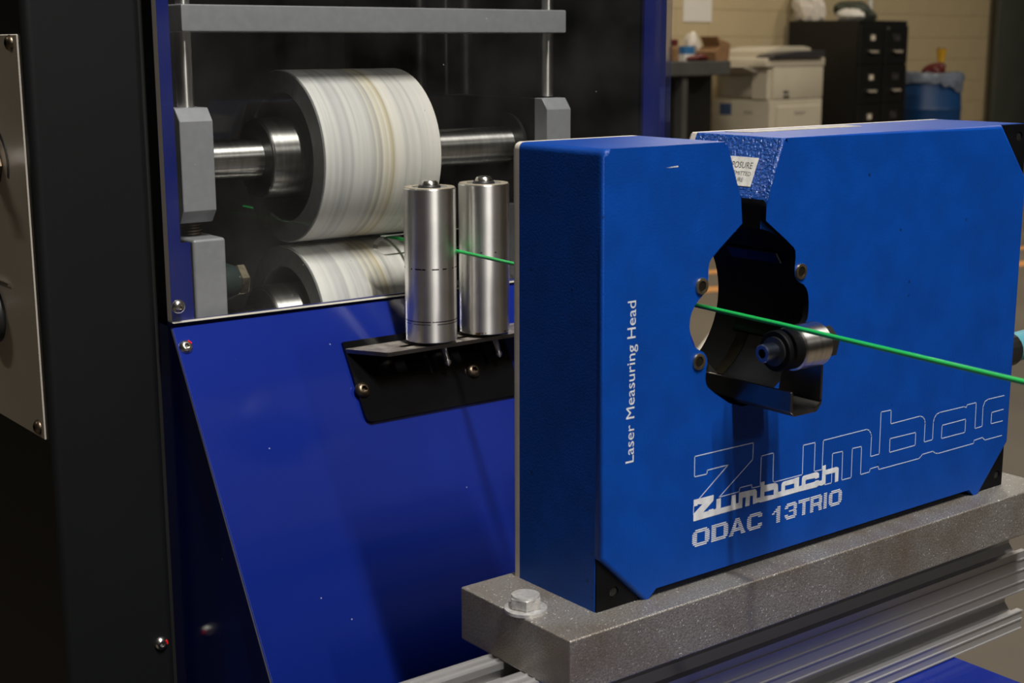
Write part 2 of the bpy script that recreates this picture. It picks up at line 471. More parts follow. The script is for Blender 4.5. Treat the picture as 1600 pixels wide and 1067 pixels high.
def tube(bm, pts, r, seg=10, closed=False):
    pts = [Vector(p) for p in pts]
    rings = []
    n = len(pts)
    pu = None
    for i, p in enumerate(pts):
        if closed:
            d = (pts[(i + 1) % n] - pts[i - 1]).normalized()
        else:
            d = (pts[min(i + 1, n - 1)] - pts[max(i - 1, 0)]).normalized()
        if pu is None:
            u, w, _ = frame_from(d)
        else:
            u = (pu - d * pu.dot(d)).normalized(); w = u.cross(d)
        pu = u
        rr = r[i] if isinstance(r, (list, tuple)) else r
        rings.append([bm.verts.new(p + (u * math.cos(2 * PI * k / seg) + w * math.sin(2 * PI * k / seg)) * rr) for k in range(seg)])
    m = n if closed else n - 1
    for i in range(m):
        r0, r1 = rings[i], rings[(i + 1) % n]
        for k in range(seg):
            j = (k + 1) % seg
            bm.faces.new((r0[k], r0[j], r1[j], r1[k]))
    if not closed:
        bm.faces.new(rings[0][::-1]); bm.faces.new(rings[-1])
    return bm

def fillet(pts, radii, seg=5):
    """round chosen corners of a polygon: radii = {index: r}"""
    out = []
    n = len(pts)
    for i, p in enumerate(pts):
        r = radii.get(i, 0)
        if r <= 0:
            out.append(tuple(p)); continue
        p0, p1, p2 = Vector(pts[i - 1]).to_2d(), Vector(p).to_2d(), Vector(pts[(i + 1) % n]).to_2d()
        d0, d2 = (p0 - p1).normalized(), (p2 - p1).normalized()
        ang = d0.angle(d2)
        t = r / math.tan(ang / 2)
        a, c = p1 + d0 * t, p1 + d2 * t
        for k in range(seg + 1):
            s = k / seg
            q = a * (1 - s) ** 2 + p1 * 2 * s * (1 - s) + c * s * s
            out.append((q.x, q.y))
    return out

def rrect(x0, x1, y0, y1, r, seg=5):
    return fillet([(x0, y0), (x1, y0), (x1, y1), (x0, y1)], {0: r, 1: r, 2: r, 3: r}, seg)

def circle2(cx, cy, r, n=32, a0=0.0):
    return [(cx + r * math.cos(a0 + 2 * PI * i / n), cy + r * math.sin(a0 + 2 * PI * i / n)) for i in range(n)]

def ribbon(bm, pts, y, w, th=0.00012, closed=False):
    """thin printed line in the plane Y = y along (x, z) points"""
    n = len(pts)
    rng = range(n if closed else n - 1)
    for i in rng:
        a = Vector((pts[i][0], pts[i][1])); c = Vector((pts[(i + 1) % n][0], pts[(i + 1) % n][1]))
        d = (c - a)
        if d.length < 1e-6: continue
        d.normalize()
        nrm = Vector((-d.y, d.x)) * (w / 2)
        a2, c2 = a - d * (w / 2), c + d * (w / 2)
        q = [a2 + nrm, a2 - nrm, c2 - nrm, c2 + nrm]
        prism(bm, [(v.x, v.y) for v in q], 'Y', y - th, y)
    return bm

def text_mesh(body, size, align='LEFT', space=1.0, word=1.0):
    cu = bpy.data.curves.new('txt', 'FONT')
    cu.body = body; cu.size = size; cu.align_x = align
    cu.space_character = space; cu.space_word = word
    cu.resolution_u = 3
    t = bpy.data.objects.new('txt', cu)
    COL.objects.link(t)
    dg = bpy.context.evaluated_depsgraph_get()
    me = bpy.data.meshes.new_from_object(t.evaluated_get(dg))
    bpy.data.objects.remove(t); bpy.data.curves.remove(cu)
    me.materials.clear()
    return me

def text_fit(name, body, o, ex, ey, width, height, mat, under, off):
    """text laid on a surface: origin o (left end of the baseline), unit vectors ex, ey; scaled to width x cap height"""
    me = text_mesh(body, 1.0)
    xs = [v.co.x for v in me.vertices]; ys = [v.co.y for v in me.vertices]
    x0, x1 = min(xs), max(xs)
    cap = 0.69
    o, ex, ey = Vector(o), Vector(ex), Vector(ey)
    for v in me.vertices:
        v.co = o + ex * ((v.co.x - x0) / (x1 - x0) * width) + ey * (v.co.y / cap * height) - Vector(off)
    me.materials.append(M[mat])
    ob = bpy.data.objects.new(name, me); COL.objects.link(ob)
    ob.parent = under
    return ob

def button_bolt(under, off, c, d, r, mat, name='bolt', mark=None):
    """button-head socket screw: domed head with a hex recess; d points out of the surface"""
    c = Vector(c) - Vector(off)
    bm = B()
    h = r * 0.62
    prof = [(0, r), (h * 0.25, r * 0.985), (h * 0.55, r * 0.88), (h * 0.82, r * 0.70), (h, r * 0.50)]
    lathe(bm, prof, c, d, 28, caps=False)
    u, w, dd = frame_from(d)
    rim = [v for v in bm.verts if abs((v.co - c).dot(dd) - h) < 1e-7]
    rim.sort(key=lambda v: math.atan2((v.co - c).dot(w), (v.co - c).dot(u)))
    hexr = r * 0.40
    hx = [bm.verts.new(c + dd * h + (u * math.cos(k * PI / 3) + w * math.sin(k * PI / 3)) * hexr) for k in range(6)]
    hb = [bm.verts.new(c + dd * (h * 0.25) + (u * math.cos(k * PI / 3) + w * math.sin(k * PI / 3)) * hexr) for k in range(6)]
    n = len(rim)
    for i in range(n):
        a0 = math.atan2((rim[i].co - c).dot(w), (rim[i].co - c).dot(u)) % (2 * PI)
        j = (i + 1) % n
        k0 = int(round(a0 / (PI / 3))) % 6
        a1 = math.atan2((rim[j].co - c).dot(w), (rim[j].co - c).dot(u)) % (2 * PI)
        k1 = int(round(a1 / (PI / 3))) % 6
        if k0 == k1:
            bm.faces.new((rim[i], rim[j], hx[k0]))
        else:
            bm.faces.new((rim[i], rim[j], hx[k1], hx[k0]))
    for k in range(6):
        bm.faces.new((hx[k], hx[(k + 1) % 6], hb[(k + 1) % 6], hb[k]))
    bm.faces.new(hb)
    o = obj(name, bm, mat, under)
    if mark:
        b2 = B()
        box(b2, -r * .18, r * .18, -r * .32, r * .32, -r * 0.03, r * 0.08)
        p = c + dd * (h * 0.72) + (u * math.cos(mark) + w * math.sin(mark)) * r * 0.72
        mt = Matrix((u, w, dd)).transposed().to_4x4()
        bmesh.ops.transform(b2, matrix=Matrix.Translation(p) @ mt @ Matrix.Rotation(mark, 4, 'Z') @ Matrix.Rotation(math.radians(35), 4, 'Y'), verts=b2.verts)
        obj('paint_mark', b2, 'red_mark', o)
    return o

# ================================================================== the room
P0 = Vector((8.942, 7.202, 0))                       # front corner of the filing cabinets, on the floor
E1 = Vector((0.98814, 0.15203, 0)); E2 = Vector((-0.15203, 0.98814, 0))
OFF_ROT = math.atan2(E1.y, E1.x)
def office(s, t, z=0.0):
    return P0 + E1 * s + E2 * t + Vector((0, 0, z))

bm = B(); box(bm, -9, 20, -9, 18, -0.12, 0.0)
tag(obj('floor', bm, 'concrete'), 'brown grey concrete shop floor', None, None, 'structure')
bm = B(); box(bm, -9, 20, -9, 18, 4.2, 4.3)
tag(obj('ceiling', bm, 'ceiling'), 'dim grey shop ceiling', None, None, 'structure')

# painted block wall behind the office corner: backing with recessed joints and single blocks
wall = Thing('wall_back', 'cream painted concrete block wall behind the office corner', None, office(0, 0.70), None, 'structure', OFF_ROT)
bm = B(); box(bm, -9.0, 9.0, 0.0045, 0.20, 0.0, 4.2)
wall.part('mortar_backing', bm, 'mortar', local=True)
bm = B(); box(bm, 0, 0.396, 0.0, 0.03, 0, 0.196, 0.002, 1); finish(bm)
blk = bpy.data.meshes.new('block'); bm.to_mesh(blk); bm.free()
blk.materials.append(M['wall_paint'])
for row in range(16):
    for c in range(18):
        o = bpy.data.objects.new('block', blk); COL.objects.link(o); o.parent = wall.e
        o.location = (-2.6 + c * 0.4 + (0.2 if row % 2 else 0.0) + 0.002, 0.0, row * 0.2 + 0.002)
bm = B()
box(bm, -9.0, -2.6, 0.0, 0.03, 0.0, 4.2); box(bm, 4.8, 9.0, 0.0, 0.03, 0, 4.2); box(bm, -2.6, 4.8, 0.0, 0.03, 3.2, 4.2)
wall.part('plain_wall_face', bm, 'wall_paint', local=True)

# green-grey steel column at the right of the wall
col = Thing('column', 'flat dark green grey steel column standing before the block wall', None, office(4.25, 0.60), None, 'structure', OFF_ROT)
bm = B(); box(bm, -0.655, 0.655, -0.03, 0.03, 0.02, 4.2, 0.006); col.part('shaft', bm, 'column_green', local=True)
bm = B(); box(bm, -0.70, 0.70, -0.08, 0.08, 0.0, 0.02); col.part('foot_plate', bm, 'column_green', local=True)

# orange tape lines on the floor
def tape(name, label, a, b, w):
    a, b = Vector(a), Vector(b); d = (b - a).normalized(); n = Vector((-d.y, d.x, 0)) * (w / 2)
    bm = B(); prism(bm, [tuple((a + n).xy), tuple((b + n).xy), tuple((b - n).xy), tuple((a - n).xy)], 'Z', 0.0, 0.0012)
    o = obj(name, bm, 'tape_orange'); recentre(o, (a + b) / 2)
    return tag(o, label, 'floor tape')
tape('floor_tape', 'wide orange tape line on the floor, nearer the machine', (2.8, 5.25, 0), (9.5, 3.65, 0), 0.13)
tape('floor_tape', 'narrow orange tape line on the floor, nearer the office', (3.2, 5.62, 0), (9.9, 4.02, 0), 0.10)
# white sheet on the floor
bm = B(); prism(bm, [(3.55, 3.58), (4.60, 4.34), (4.95, 3.86), (3.90, 3.10)], 'Z', 0.0, 0.02)
o = obj('foam_board', bm, 'paper'); recentre(o, (4.25, 3.72, 0)); tag(o, 'flat white board lying on the concrete floor', 'board')

# ------------------------------------------------------------------ ceiling lights
def ceiling_light(x, y, rot, power, label, col=(1.0, 0.90, 0.74), z=3.75):
    t = Thing('ceiling_light', label, 'ceiling light', (x, y, z), 'fluorescent ceiling lights', None, rot)
    bm = B(); prism(bm, [(-0.16, 0.02), (-0.09, 0.10), (0.09, 0.10), (0.16, 0.02), (0.15, 0.02), (0.085, 0.09), (-0.085, 0.09), (-0.15, 0.02)], 'Y', -0.62, 0.62)
    t.part('reflector', bm, 'lamp_white', local=True)
    for sx in (-0.06, 0.06):
        bm = B(); lathe(bm, [(0, 0.013), (1.2, 0.013)], (sx, -0.6, 0.045), (0, 1, 0), 12)
        m_ = bpy.data.materials.get('tube_glow')
        if not m_:
            m_, nt_, b_ = _nodes('tube_glow')
            b_.inputs['Emission Color'].default_value = (*col, 1); b_.inputs['Emission Strength'].default_value = 4.0
        t.part('tube', bm, m_, local=True)
    for sy in (-0.45, 0.45):
        bm = B(); lathe(bm, [(0, 0.004), (4.2 - z - 0.10, 0.004)], (0, sy, 0.10), (0, 0, 1), 8)
        t.part('hanger', bm, 'zinc', local=True)
    ld = bpy.data.lights.new('tube_light', 'AREA'); ld.shape = 'RECTANGLE'; ld.size = 0.07; ld.size_y = 1.2
    ld.energy = power; ld.color = col
    lo = bpy.data.objects.new('tube_light', ld); COL.objects.link(lo); lo.parent = t.e
    lo.location = (0, 0, 0.028)
    return t
ceiling_light(0.34, -0.95, 0.0, KEY_POWER, 'long fluorescent ceiling light hanging over the front of the measuring head', (1.0, 0.97, 0.92), 3.75)
ceiling_light(0.30, -4.4, 0.0, KEY_POWER * 0.42, 'long fluorescent ceiling light in the row before the machine, further from the head', (1.0, 0.97, 0.92), 3.75)
LAMPS = ['fluorescent ceiling light above the orange floor tape lines', 'fluorescent ceiling light behind the black machine cabinet', 'fluorescent ceiling light in front of the workbench', 'fluorescent ceiling light beyond the blue drum', 'fluorescent ceiling light over the workbench']
for k_, (x, y, p) in enumerate([(5.0, 4.6, 1.1), (-2.2, 3.0, 0.34), (8.2, 3.6, 1.0), (11.5, 4.5, 1.0), (7.2, 6.6, 0.35)]):
    ceiling_light(x, y, 0.0, SHOP_POWER * p, LAMPS[k_])

# ================================================================== the black machine cabinet
YB = 0.915
cab = Thing('machine_cabinet', 'tall matt black machine cabinet left of the clear window', 'cabinet', (0.60, 1.18, 0))
bm = B(); box(bm, 0.3205, 0.3995, YB, 1.45, 0.0, 1.62, 0.006, 3); cab.part('left_column', bm, 'black_paint')
bm = B(); box(bm, 0.3995, 0.4160, 0.9320, 1.45, 0.0, 1.62); cab.part('inner_column', bm, 'black_inside')
bm = B(); box(bm, 0.8490, 0.8740, YB + 0.004, 1.45, 0.0, 1.62, 0.003, 2); cab.part('right_column', bm, 'black_paint')
bm = B(); box(bm, 0.4160, 0.8490, 1.40, 1.45, 0.0, 1.62); cab.part('back_panel', bm, 'black_inside')
bm = B(); box(bm, 0.4160, 0.8490, YB + 0.004, 1.40, 1.56, 1.62); cab.part('top_panel', bm, 'black_paint')
bm = B(); box(bm, 0.4160, 0.8490, YB + 0.004, 1.40, 0.0, 0.855); cab.part('lower_body', bm, 'black_inside')
for x, r in ((0.7964, 0.0065), (0.7454, 0.0065), (0.775, 0.0025)):
    bm = B(); lathe(bm, [(0, r), (0.705, r)], (x, 1.10, 0.855), (0, 0, 1), 16); cab.part('guide_rod', bm, 'gunmetal')
button_bolt(cab.e, cab.loc, (0.3890, YB, 0.7295), (0, -1, 0), 0.0050, 'steel_bolt', 'bolt', mark=2.84)

# control plate on the cabinet's left side
XL = 0.3205
cp = Thing('control_plate', 'beige metal control plate screwed to the side of the black cabinet', 'control panel', (XL, 1.05, 0.89))
bm = B(); box(bm, XL - 0.0012, XL, 0.9245, 1.20, 0.8905, 1.1570, 0.0006, 1); cp.part('plate', bm, 'plate_beige')
for (y, z) in ((0.9370, 1.1515), (0.9350, 0.8975), (1.187, 1.1515), (1.187, 0.8975)):
    button_bolt(cp.e, cp.loc, (XL - 0.0012, y, z), (-1, 0, 0), 0.0052, 'bronze_bolt', 'screw')
# rotary switch: printed arc, brass hex nut, toggle
ky, kz = 0.9820, 1.0710
bm = B()
pts = []
for k in range(25):
    a = math.radians(-18 + k * (216 / 24)); pts.append((a))
for a0, a1 in zip(pts[:-1], pts[1:]):
    q = []
    for a, r in ((a0, 0.0255), (a1, 0.0255), (a1, 0.0222), (a0, 0.0222)):
        q.append((ky - r * math.cos(a), kz + r * math.sin(a)))
    prism(bm, q, 'X', XL - 0.0016, XL - 0.0011)
cp.part('printed_arc', bm, 'ink', 'black printed arc scale')
bm = B(); lathe(bm, [(0, 0.0130), (0.008, 0.0130), (0.009, 0.0120)], (XL - 0.0012, ky, kz), (-1, 0, 0), 6); cp.part('hex_nut', bm, 'bronze_bolt')
bm = B(); lathe(bm, [(0, 0.0085), (0.012, 0.0085), (0.013, 0.005), (0.034, 0.0075), (0.036, 0.006)], (XL - 0.0115, ky, kz), (-1, 0.0, 0.25), 16); cp.part('toggle', bm, 'zinc')
# lower black knob with a bright pointer
ky, kz = 1.0060, 0.9650
bm = B(); lathe(bm, [(0, 0.0200), (0.004, 0.0205), (0.016, 0.0185), (0.018, 0.0165)], (XL - 0.0012, ky, kz), (-1, 0, 0), 32); k_ = cp.part('knob', bm, 'black_plastic')
bm = B(); box(bm, XL - 0.0030, XL - 0.0012, 0.971, 1.004, 0.9890, 0.9912); cp.part('pointer_bar', bm, 'chrome', 'bright pointer bar')

# ================================================================== blue front cover of the machine
Y0S, Z0S, SL = 0.9028, 0.9521, 0.584
def slant_y(z):
    return Y0S + (z - Z0S) * SL
sdir = Vector((0, SL, 1)).normalized()               # up the slope
snrm = Vector((0, -1, SL)).normalized()              # out of the slope
XC0, XC1 = 0.4064, 0.8742
cov = Thing('machine_cover', 'glossy blue sloping machine cover under the clear window', 'machine cover', (0.64, 0.80, 0))
ztop, zbot = 0.9592, 0.70
bm = B()
poly = [(slant_y(ztop), ztop), (slant_y(zbot), zbot), (slant_y(zbot), 0.0), (slant_y(zbot) + 0.003, 0.0), (slant_y(zbot) + 0.003, zbot + 0.001), (slant_y(ztop) + 0.004, ztop)]
prism(bm, poly, 'X', XC0, XC1)
bmesh.ops.bevel(bm, geom=[e for e in bm.edges if all(abs(v.co.x - XC0) < 1e-6 for v in e.verts) or all(abs(v.co.x - XC1) < 1e-6 for v in e.verts)], offset=0.0007, segments=2, affect='EDGES')
o = cov.part('slope_panel', bm, ['cover_blue', 'pale_edge'])
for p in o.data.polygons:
    if p.normal.x < -0.25 and p.normal.y < 0.1: p.material_index = 1  # left edge faces take the paler colour
for nm, x0, x1 in (('side_panel', XC0 + 0.0008, XC0 + 0.0028), ('side_panel', XC1 - 0.0028, XC1 - 0.0008)):
    bm = B(); prism(bm, [(0.9318 if x0 < 0.5 else YB, ztop), (slant_y(ztop) + 0.002, ztop), (slant_y(zbot) + 0.002, zbot), (slant_y(zbot) + 0.002, 0), (0.9318 if x0 < 0.5 else YB, 0)], 'X', x0, x1)
    cov.part(nm, bm, 'cover_blue')
# upright blue frame behind the window (with the step at the lower bearing block)
bm = B()
outer = [(XC0 + 0.0002, 0.9585), (XC1, 0.9585), (XC1, 1.56), (XC0 + 0.0002, 1.56)]
inner = [(0.4255, 0.9625), (0.4250, 1.0165), (0.4180, 1.0165), (0.4165, 1.52), (0.8485, 1.52), (0.8485, 0.9625)]
prism(bm, outer, 'Y', 0.9120, 0.9149, [inner])
cov.part('window_frame', bm, 'frame_blue')
c = Vector((0.4123, slant_y(0.9465), 0.9465))
button_bolt(cov.e, cov.loc, c, snrm, 0.0050, 'steel_bolt', 'bolt', mark=2.39)
c = Vector((0.8690, slant_y(0.9465), 0.9465))
button_bolt(cov.e, cov.loc, c, snrm, 0.0050, 'steel_bolt', 'bolt')

# clear acrylic window with its wire slot
YA = 0.905
win = Thing('window_pane', 'clear acrylic window bolted to the blue frame before the pull rolls', 'window', (0.64, YA, 0.9625))
bm = B()
slot = fillet([(0.5730, 0.9985), (0.5805, 0.9940), (0.664, 0.9940), (0.664, 1.0085), (0.5805, 1.0085), (0.5735, 1.0035)], {2: 0.003, 3: 0.003, 4: 0.002, 0: 0.002, 5: 0.002})
prism(bm, fillet([(0.4056, 0.9627), (XC1, 0.9600), (XC1, 1.54), (0.4056, 1.54)], {0: 0.0015, 1: 0.0015}), 'Y', YA, YA + 0.0069, [slot])
o = win.part('sheet', bm, ['acrylic', 'acrylic_edge', 'acrylic_cut'])
for p in o.data.polygons:
    c = p.center + win.loc
    p.material_index = 0 if abs(p.normal.y) > 0.9 or p.normal.x > 0.5 else (2 if 0.56 < c.x < 0.68 and 0.985 < c.z < 1.02 else 1)
    p.use_smooth = False
for (x, z) in ((0.4108, 0.9742), (0.8690, 0.9720), (0.8690, 1.25), (0.4108, 1.25)):
    button_bolt(win.e, win.loc, (x, YA, z), (0, -1, 0), 0.0049, 'steel_bolt', 'bolt')

# ================================================================== pull rolls
def pull_roll(zc, sleeve, label, R=0.0660):
    t = Thing('pull_roll', label, 'roller', (0.538, 0.985, zc - R), 'white pull rolls')
    cx = Vector((0.538, 0.985, zc)); X = (1, 0, 0)
    bm = B(); ring_lathe(bm, [(0.0, R - 0.004), (0.001, R), (0.104, R), (0.105, R - 0.001), (0.105, R - 0.003), (0.0, R - 0.0045)], cx, X, 96)
    t.part('sleeve', bm, sleeve, 'worn white sleeve')
    bm = B(); ring_lathe(bm, [(-0.0004, R - 0.0008), (0.103, R - 0.004), (0.103, R - 0.016), (-0.0004, R - 0.016)], cx, X, 96)
    t.part('core', bm, 'rubber_grey', 'dark grey roll core')
    bm = B(); lathe(bm, [(0.050, R - 0.0155), (0.056, R - 0.0155)], cx, X, 64)
    t.part('web', bm, 'dark_steel')
    bm = B(); lathe(bm, [(-0.0215, 0.0295), (-0.0205, 0.0305), (0.050, 0.0305)], cx, X, 64)
    t.part('hub', bm, 'polished', 'polished steel hub')
    bm = B(); lathe(bm, [(-0.0222, 0.0280), (-0.0213, 0.0280)], cx, X, 48)
    t.part('hub_face', bm, 'dark_steel')
    bm = B(); lathe(bm, [(0.096, R - 0.0185), (0.1062, R - 0.0185), (0.1062, 0.024), (0.111, 0.0235)], cx, X, 64)
    t.part('end_cap', bm, 'polished')
    bm = B(); lathe(bm, [(-0.083, 0.0155), (0.0, 0.0155)], cx, X, 40)
    t.part('shaft', bm, 'polished')
    bm = B(); lathe(bm, [(0.110, 0.0155), (0.219, 0.0155)], cx, X, 40)
    t.part('shaft', bm, 'polished')
    return t
pull_roll(1.0655, 'sleeve', 'upper white pull roll with grey and yellow worn rings')
pull_roll(0.9365, 'sleeve_low', 'lower white pull roll partly hidden by the blue cover', 0.0600)

# bearing blocks: chamfered grey blocks that carry the shafts
def bearing_block(x0, x1, zb, zt, yf, yb, label, ch=0.009, deep='grey_paint'):
    t = Thing('bearing_block', label, 'bearing block', ((x0 + x1) / 2, yf, zb), 'grey bearing blocks')
    bm = B(); prism(bm, [(yf, zb + ch), (yf + 0.8 * ch, zb), (yb, zb), (yb, zt), (yf + 0.8 * ch, zt), (yf, zt - ch)], 'X', x0, x1)
    bmesh.ops.bevel(bm, geom=list(bm.edges), offset=0.0005, segments=1, affect='EDGES')
    o = t.part('body', bm, ['grey_paint', 'dark_steel'])
    return t
t = bearing_block(0.4298, 0.4550, 1.0265, 1.1070, 0.930, 1.04, 'grey chamfered bearing block on the upper shaft beside the blue frame')
t = bearing_block(0.7573, 0.7829, 1.0265, 1.1060, 0.930, 0.947, 'grey chamfered bearing block on the upper shaft behind the measuring head')
bm = B(); ring_lathe(bm, [(-0.0030, 0.029), (0.0, 0.029), (0.0, 0.0165), (-0.0030, 0.0165)], (0.7573, 0.985, 1.064), (1, 0, 0), 40); t.part('bore_ring', bm, 'dark_steel')
bm = B(); box(bm, 0.7575, 0.7827, 0.947, 1.08, 1.0270, 1.1055); t.part('side_plate', bm, 'black_inside', 'black side plate')
for x0, x1, lab in ((0.4333, 0.4585, 'grey rounded bearing block on the lower shaft beside the blue frame'), (0.7590, 0.7840, 'grey rounded bearing block on the lower shaft behind the measuring head')):
    t = Thing('bearing_block', lab, 'bearing block', ((x0 + x1) / 2, 0.93, 0.855), 'grey bearing blocks')
    bm = B(); box(bm, x0, x1, 0.925, 1.03, 0.855, 1.0160, 0.0022, 3); t.part('body', bm, 'grey_paint')
# dark green spacer with a brass nut on the lower left block
t = Thing('spacer_stud', 'dark green spacer with a brass hex nut beside the lower bearing block', 'spacer', (0.4585, 0.955, 0.965))
bm = B(); lathe(bm, [(0, 0.0140), (0.014, 0.0136), (0.0205, 0.0112)], (0.4586, 0.955, 0.9790), (1, 0, 0), 28); t.part('spacer', bm, 'green_dark')
bm = B(); lathe(bm, [(0, 0.0112), (0.001, 0.0122), (0.0065, 0.0122), (0.0078, 0.0108)], (0.4791, 0.955, 0.9790), (1, 0, 0), 6, phase=0.25); t.part('hex_nut', bm, 'brass')

# crossbar with its two guide columns and springs
t = Thing('press_frame', 'grey crossbar on two polished columns above the pull rolls', 'press frame', (0.606, 0.95, 1.016))
bm = B(); box(bm, 0.4350, 0.7775, 0.930, 1.02, 1.1590, 1.1775, 0.0013, 2); t.part('crossbar', bm, 'grey_paint')
for x in (0.4445, 0.7725):
    bm = B(); lathe(bm, [(0, 0.0062), (0.0519, 0.0062)], (x, 0.950, 1.1071), (0, 0, 1), 32); t.part('column', bm, 'polished_v')
    bm = B(); lathe(bm, [(0, 0.0050), (0.30, 0.0050)], (x + 0.001, 0.950, 1.1775), (0, 0, 1), 24); t.part('screw_rod', bm, 'polished_v')
    bm = B(); pts = []
    for k in range(60):
        a = k / 12 * 2 * PI
        pts.append((x + 0.0068 * math.cos(a), 0.950 + 0.0068 * math.sin(a), 1.0165 + k / 59 * 0.0098))
    tube(bm, pts, 0.0009, 6); t.part('spring', bm, 'bronze_bolt')
    bm = B(); lathe(bm, [(0, 0.0050), (0.0105, 0.0050)], (x, 0.950, 1.0160), (0, 0, 1), 20); t.part('spring_post', bm, 'dark_steel')

# ================================================================== guide roller bracket on the sloping cover
br = Thing('roller_bracket', 'black angle bracket bolted to the blue sloping cover', 'bracket', (0.605, 0.875, 0.88))
bx0, bx1 = 0.5315, 0.6745
L_ = (0.9345 - 0.8800) / sdir.z
pts2 = fillet([(bx0, 0), (bx1, 0), (bx1, L_), (bx0, L_)], {0: 0.006, 1: 0.004})
org = Vector((0, slant_y(0.8800), 0.8800))
def on_slope(a, h):
    return Vector((a[0], 0, 0)) + org + sdir * a[1] + snrm * h
bm = B()
va = [bm.verts.new(on_slope(p, 0.0004)) for p in pts2]; vb = [bm.verts.new(on_slope(p, 0.0032)) for p in pts2]
bm.faces.new(va); bm.faces.new(vb[::-1])
for i in range(len(pts2)):
    j = (i + 1) % len(pts2); bm.faces.new((va[i], va[j], vb[j], vb[i]))
br.part('back_plate', bm, 'gloss_black')
ZT0, ZT1 = 0.9285, 0.9315
outl = fillet([(bx0, 0.8885), (bx0 + 0.0005, 0.8850), (0.5490, 0.8555), (0.6900, 0.8555), (0.6900, 0.8885)], {0: 0.002, 2: 0.006, 3: 0.004})
sl = [(0.5700 + 0.003 * math.cos(a), 0.868 + 0.003 * math.sin(a)) for a in [math.radians(90 + 22.5 * k) for k in range(9)]] + [(0.6600 + 0.003 * math.cos(a), 0.868 + 0.003 * math.sin(a)) for a in [math.radians(-90 + 22.5 * k) for k in range(9)]]
bm = B(); prism(bm, outl, 'Z', ZT0, ZT1, [sl])
o = br.part('top_plate', bm, ['dusty_black', 'gunmetal'], 'dusty slotted top plate')
for p in o.data.polygons:
    p.material_index = 0 if abs(p.normal.z) > 0.9 else 1
for (x, z) in ((0.5355, 0.9013), (0.6352, 0.9014)):
    c = Vector((x, slant_y(z), z)) + snrm * 0.0032
    button_bolt(br.e, br.loc, c, snrm, 0.0061, 'bronze_bolt', 'bolt')
for x in (0.6085, 0.6570):  # solid pins along the slope stand in for the axle studs' reflections
    c = Vector((x, 0.8735, 0.9285))
    bm = B(); lathe(bm, [(0, 0.0030), (0.008, 0.0026), (0.0150, 0.0020), (0.0156, 0.0027), (0.0172, 0.0022), (0.0190, 0.0004)], c, -sdir, 16)
    br.part('stud_reflection', bm, 'polished_v', 'solid pin shaped as a stud')

def guide_roller(x, y, mat, label):
    t = Thing('guide_roller', label, 'guide roller', (x, y, 0.9316), 'upright steel guide rollers')
    c = Vector((x, y, 0.9316))
    bm = B(); lathe(bm, [(0, 0.0125), (0.0022, 0.0125)], c, (0, 0, 1), 28); t.part('spacer', bm, 'black_plastic')
    c2 = c + Vector((0, 0, 0.0022))
    bm = B(); lathe(bm, [(0, 0.0180), (0.0008, 0.0193), (0.1130, 0.0193), (0.1138, 0.0186), (0.1138, 0.0130), (0.1125, 0.0128)], c2, (0, 0, 1), 72)
    t.part('barrel', bm, [mat], 'turned steel barrel')
    bm = B(); ring_lathe(bm, [(0.1126, 0.0128), (0.1134, 0.0128), (0.1134, 0.0080), (0.1126, 0.0080)], c2, (0, 0, 1), 40); t.part('bearing', bm, 'rubber_grey')
    bm = B(); ring_lathe(bm, [(0.1137, 0.0187), (0.1142, 0.0185), (0.1142, 0.0132), (0.1137, 0.0130)], c2, (0, 0, 1), 48); t.part('end_ring', bm, 'ring_cream', 'cream end ring')
    bm = B(); lathe(bm, [(0.1128, 0.0084), (0.1145, 0.0084), (0.1155, 0.0076)], c2, (0, 0, 1), 28); t.part('washer', bm, 'black_plastic')
    bm = B(); lathe(bm, [(0.1155, 0.0066), (0.1170, 0.0064), (0.1185, 0.0052), (0.1190, 0.0030)], c2, (0, 0, 1), 24); t.part('screw_head', bm, 'steel_bolt')
    return t
guide_roller(0.5955, 0.8680, 'roller_scuffed', 'upright steel guide roller with dark wire scuffs on the bracket')
guide_roller(0.6455, 0.8685, 'roller_rusty', 'upright steel guide roller with a rusty lower rim on the bracket')

# ================================================================== green wire
wpts = [(0.640, 1.25, 0.9970), (0.632, 1.06, 0.9975), (0.6262, 0.9788, 0.9979), (0.6166, 0.8680, 0.9990), (0.5757, 0.5070, 1.0024), (0.5591, 0.3503, 1.0024), (0.5380, 0.150, 1.0024), (0.505, -0.16, 1.0024)]
sm = []
for a, b_ in zip(wpts[:-1], wpts[1:]):
    for k in range(8):
        sm.append(Vector(a).lerp(Vector(b_), k / 8))
sm.append(Vector(wpts[-1]))
bm = B(); tube(bm, sm, 0.00135, 12)
o = obj('wire', bm, 'green_wire'); recentre(o, (0.58, 0.55, 1.0)); tag(o, 'thin green insulated wire running through the measuring head to the rolls', 'wire')

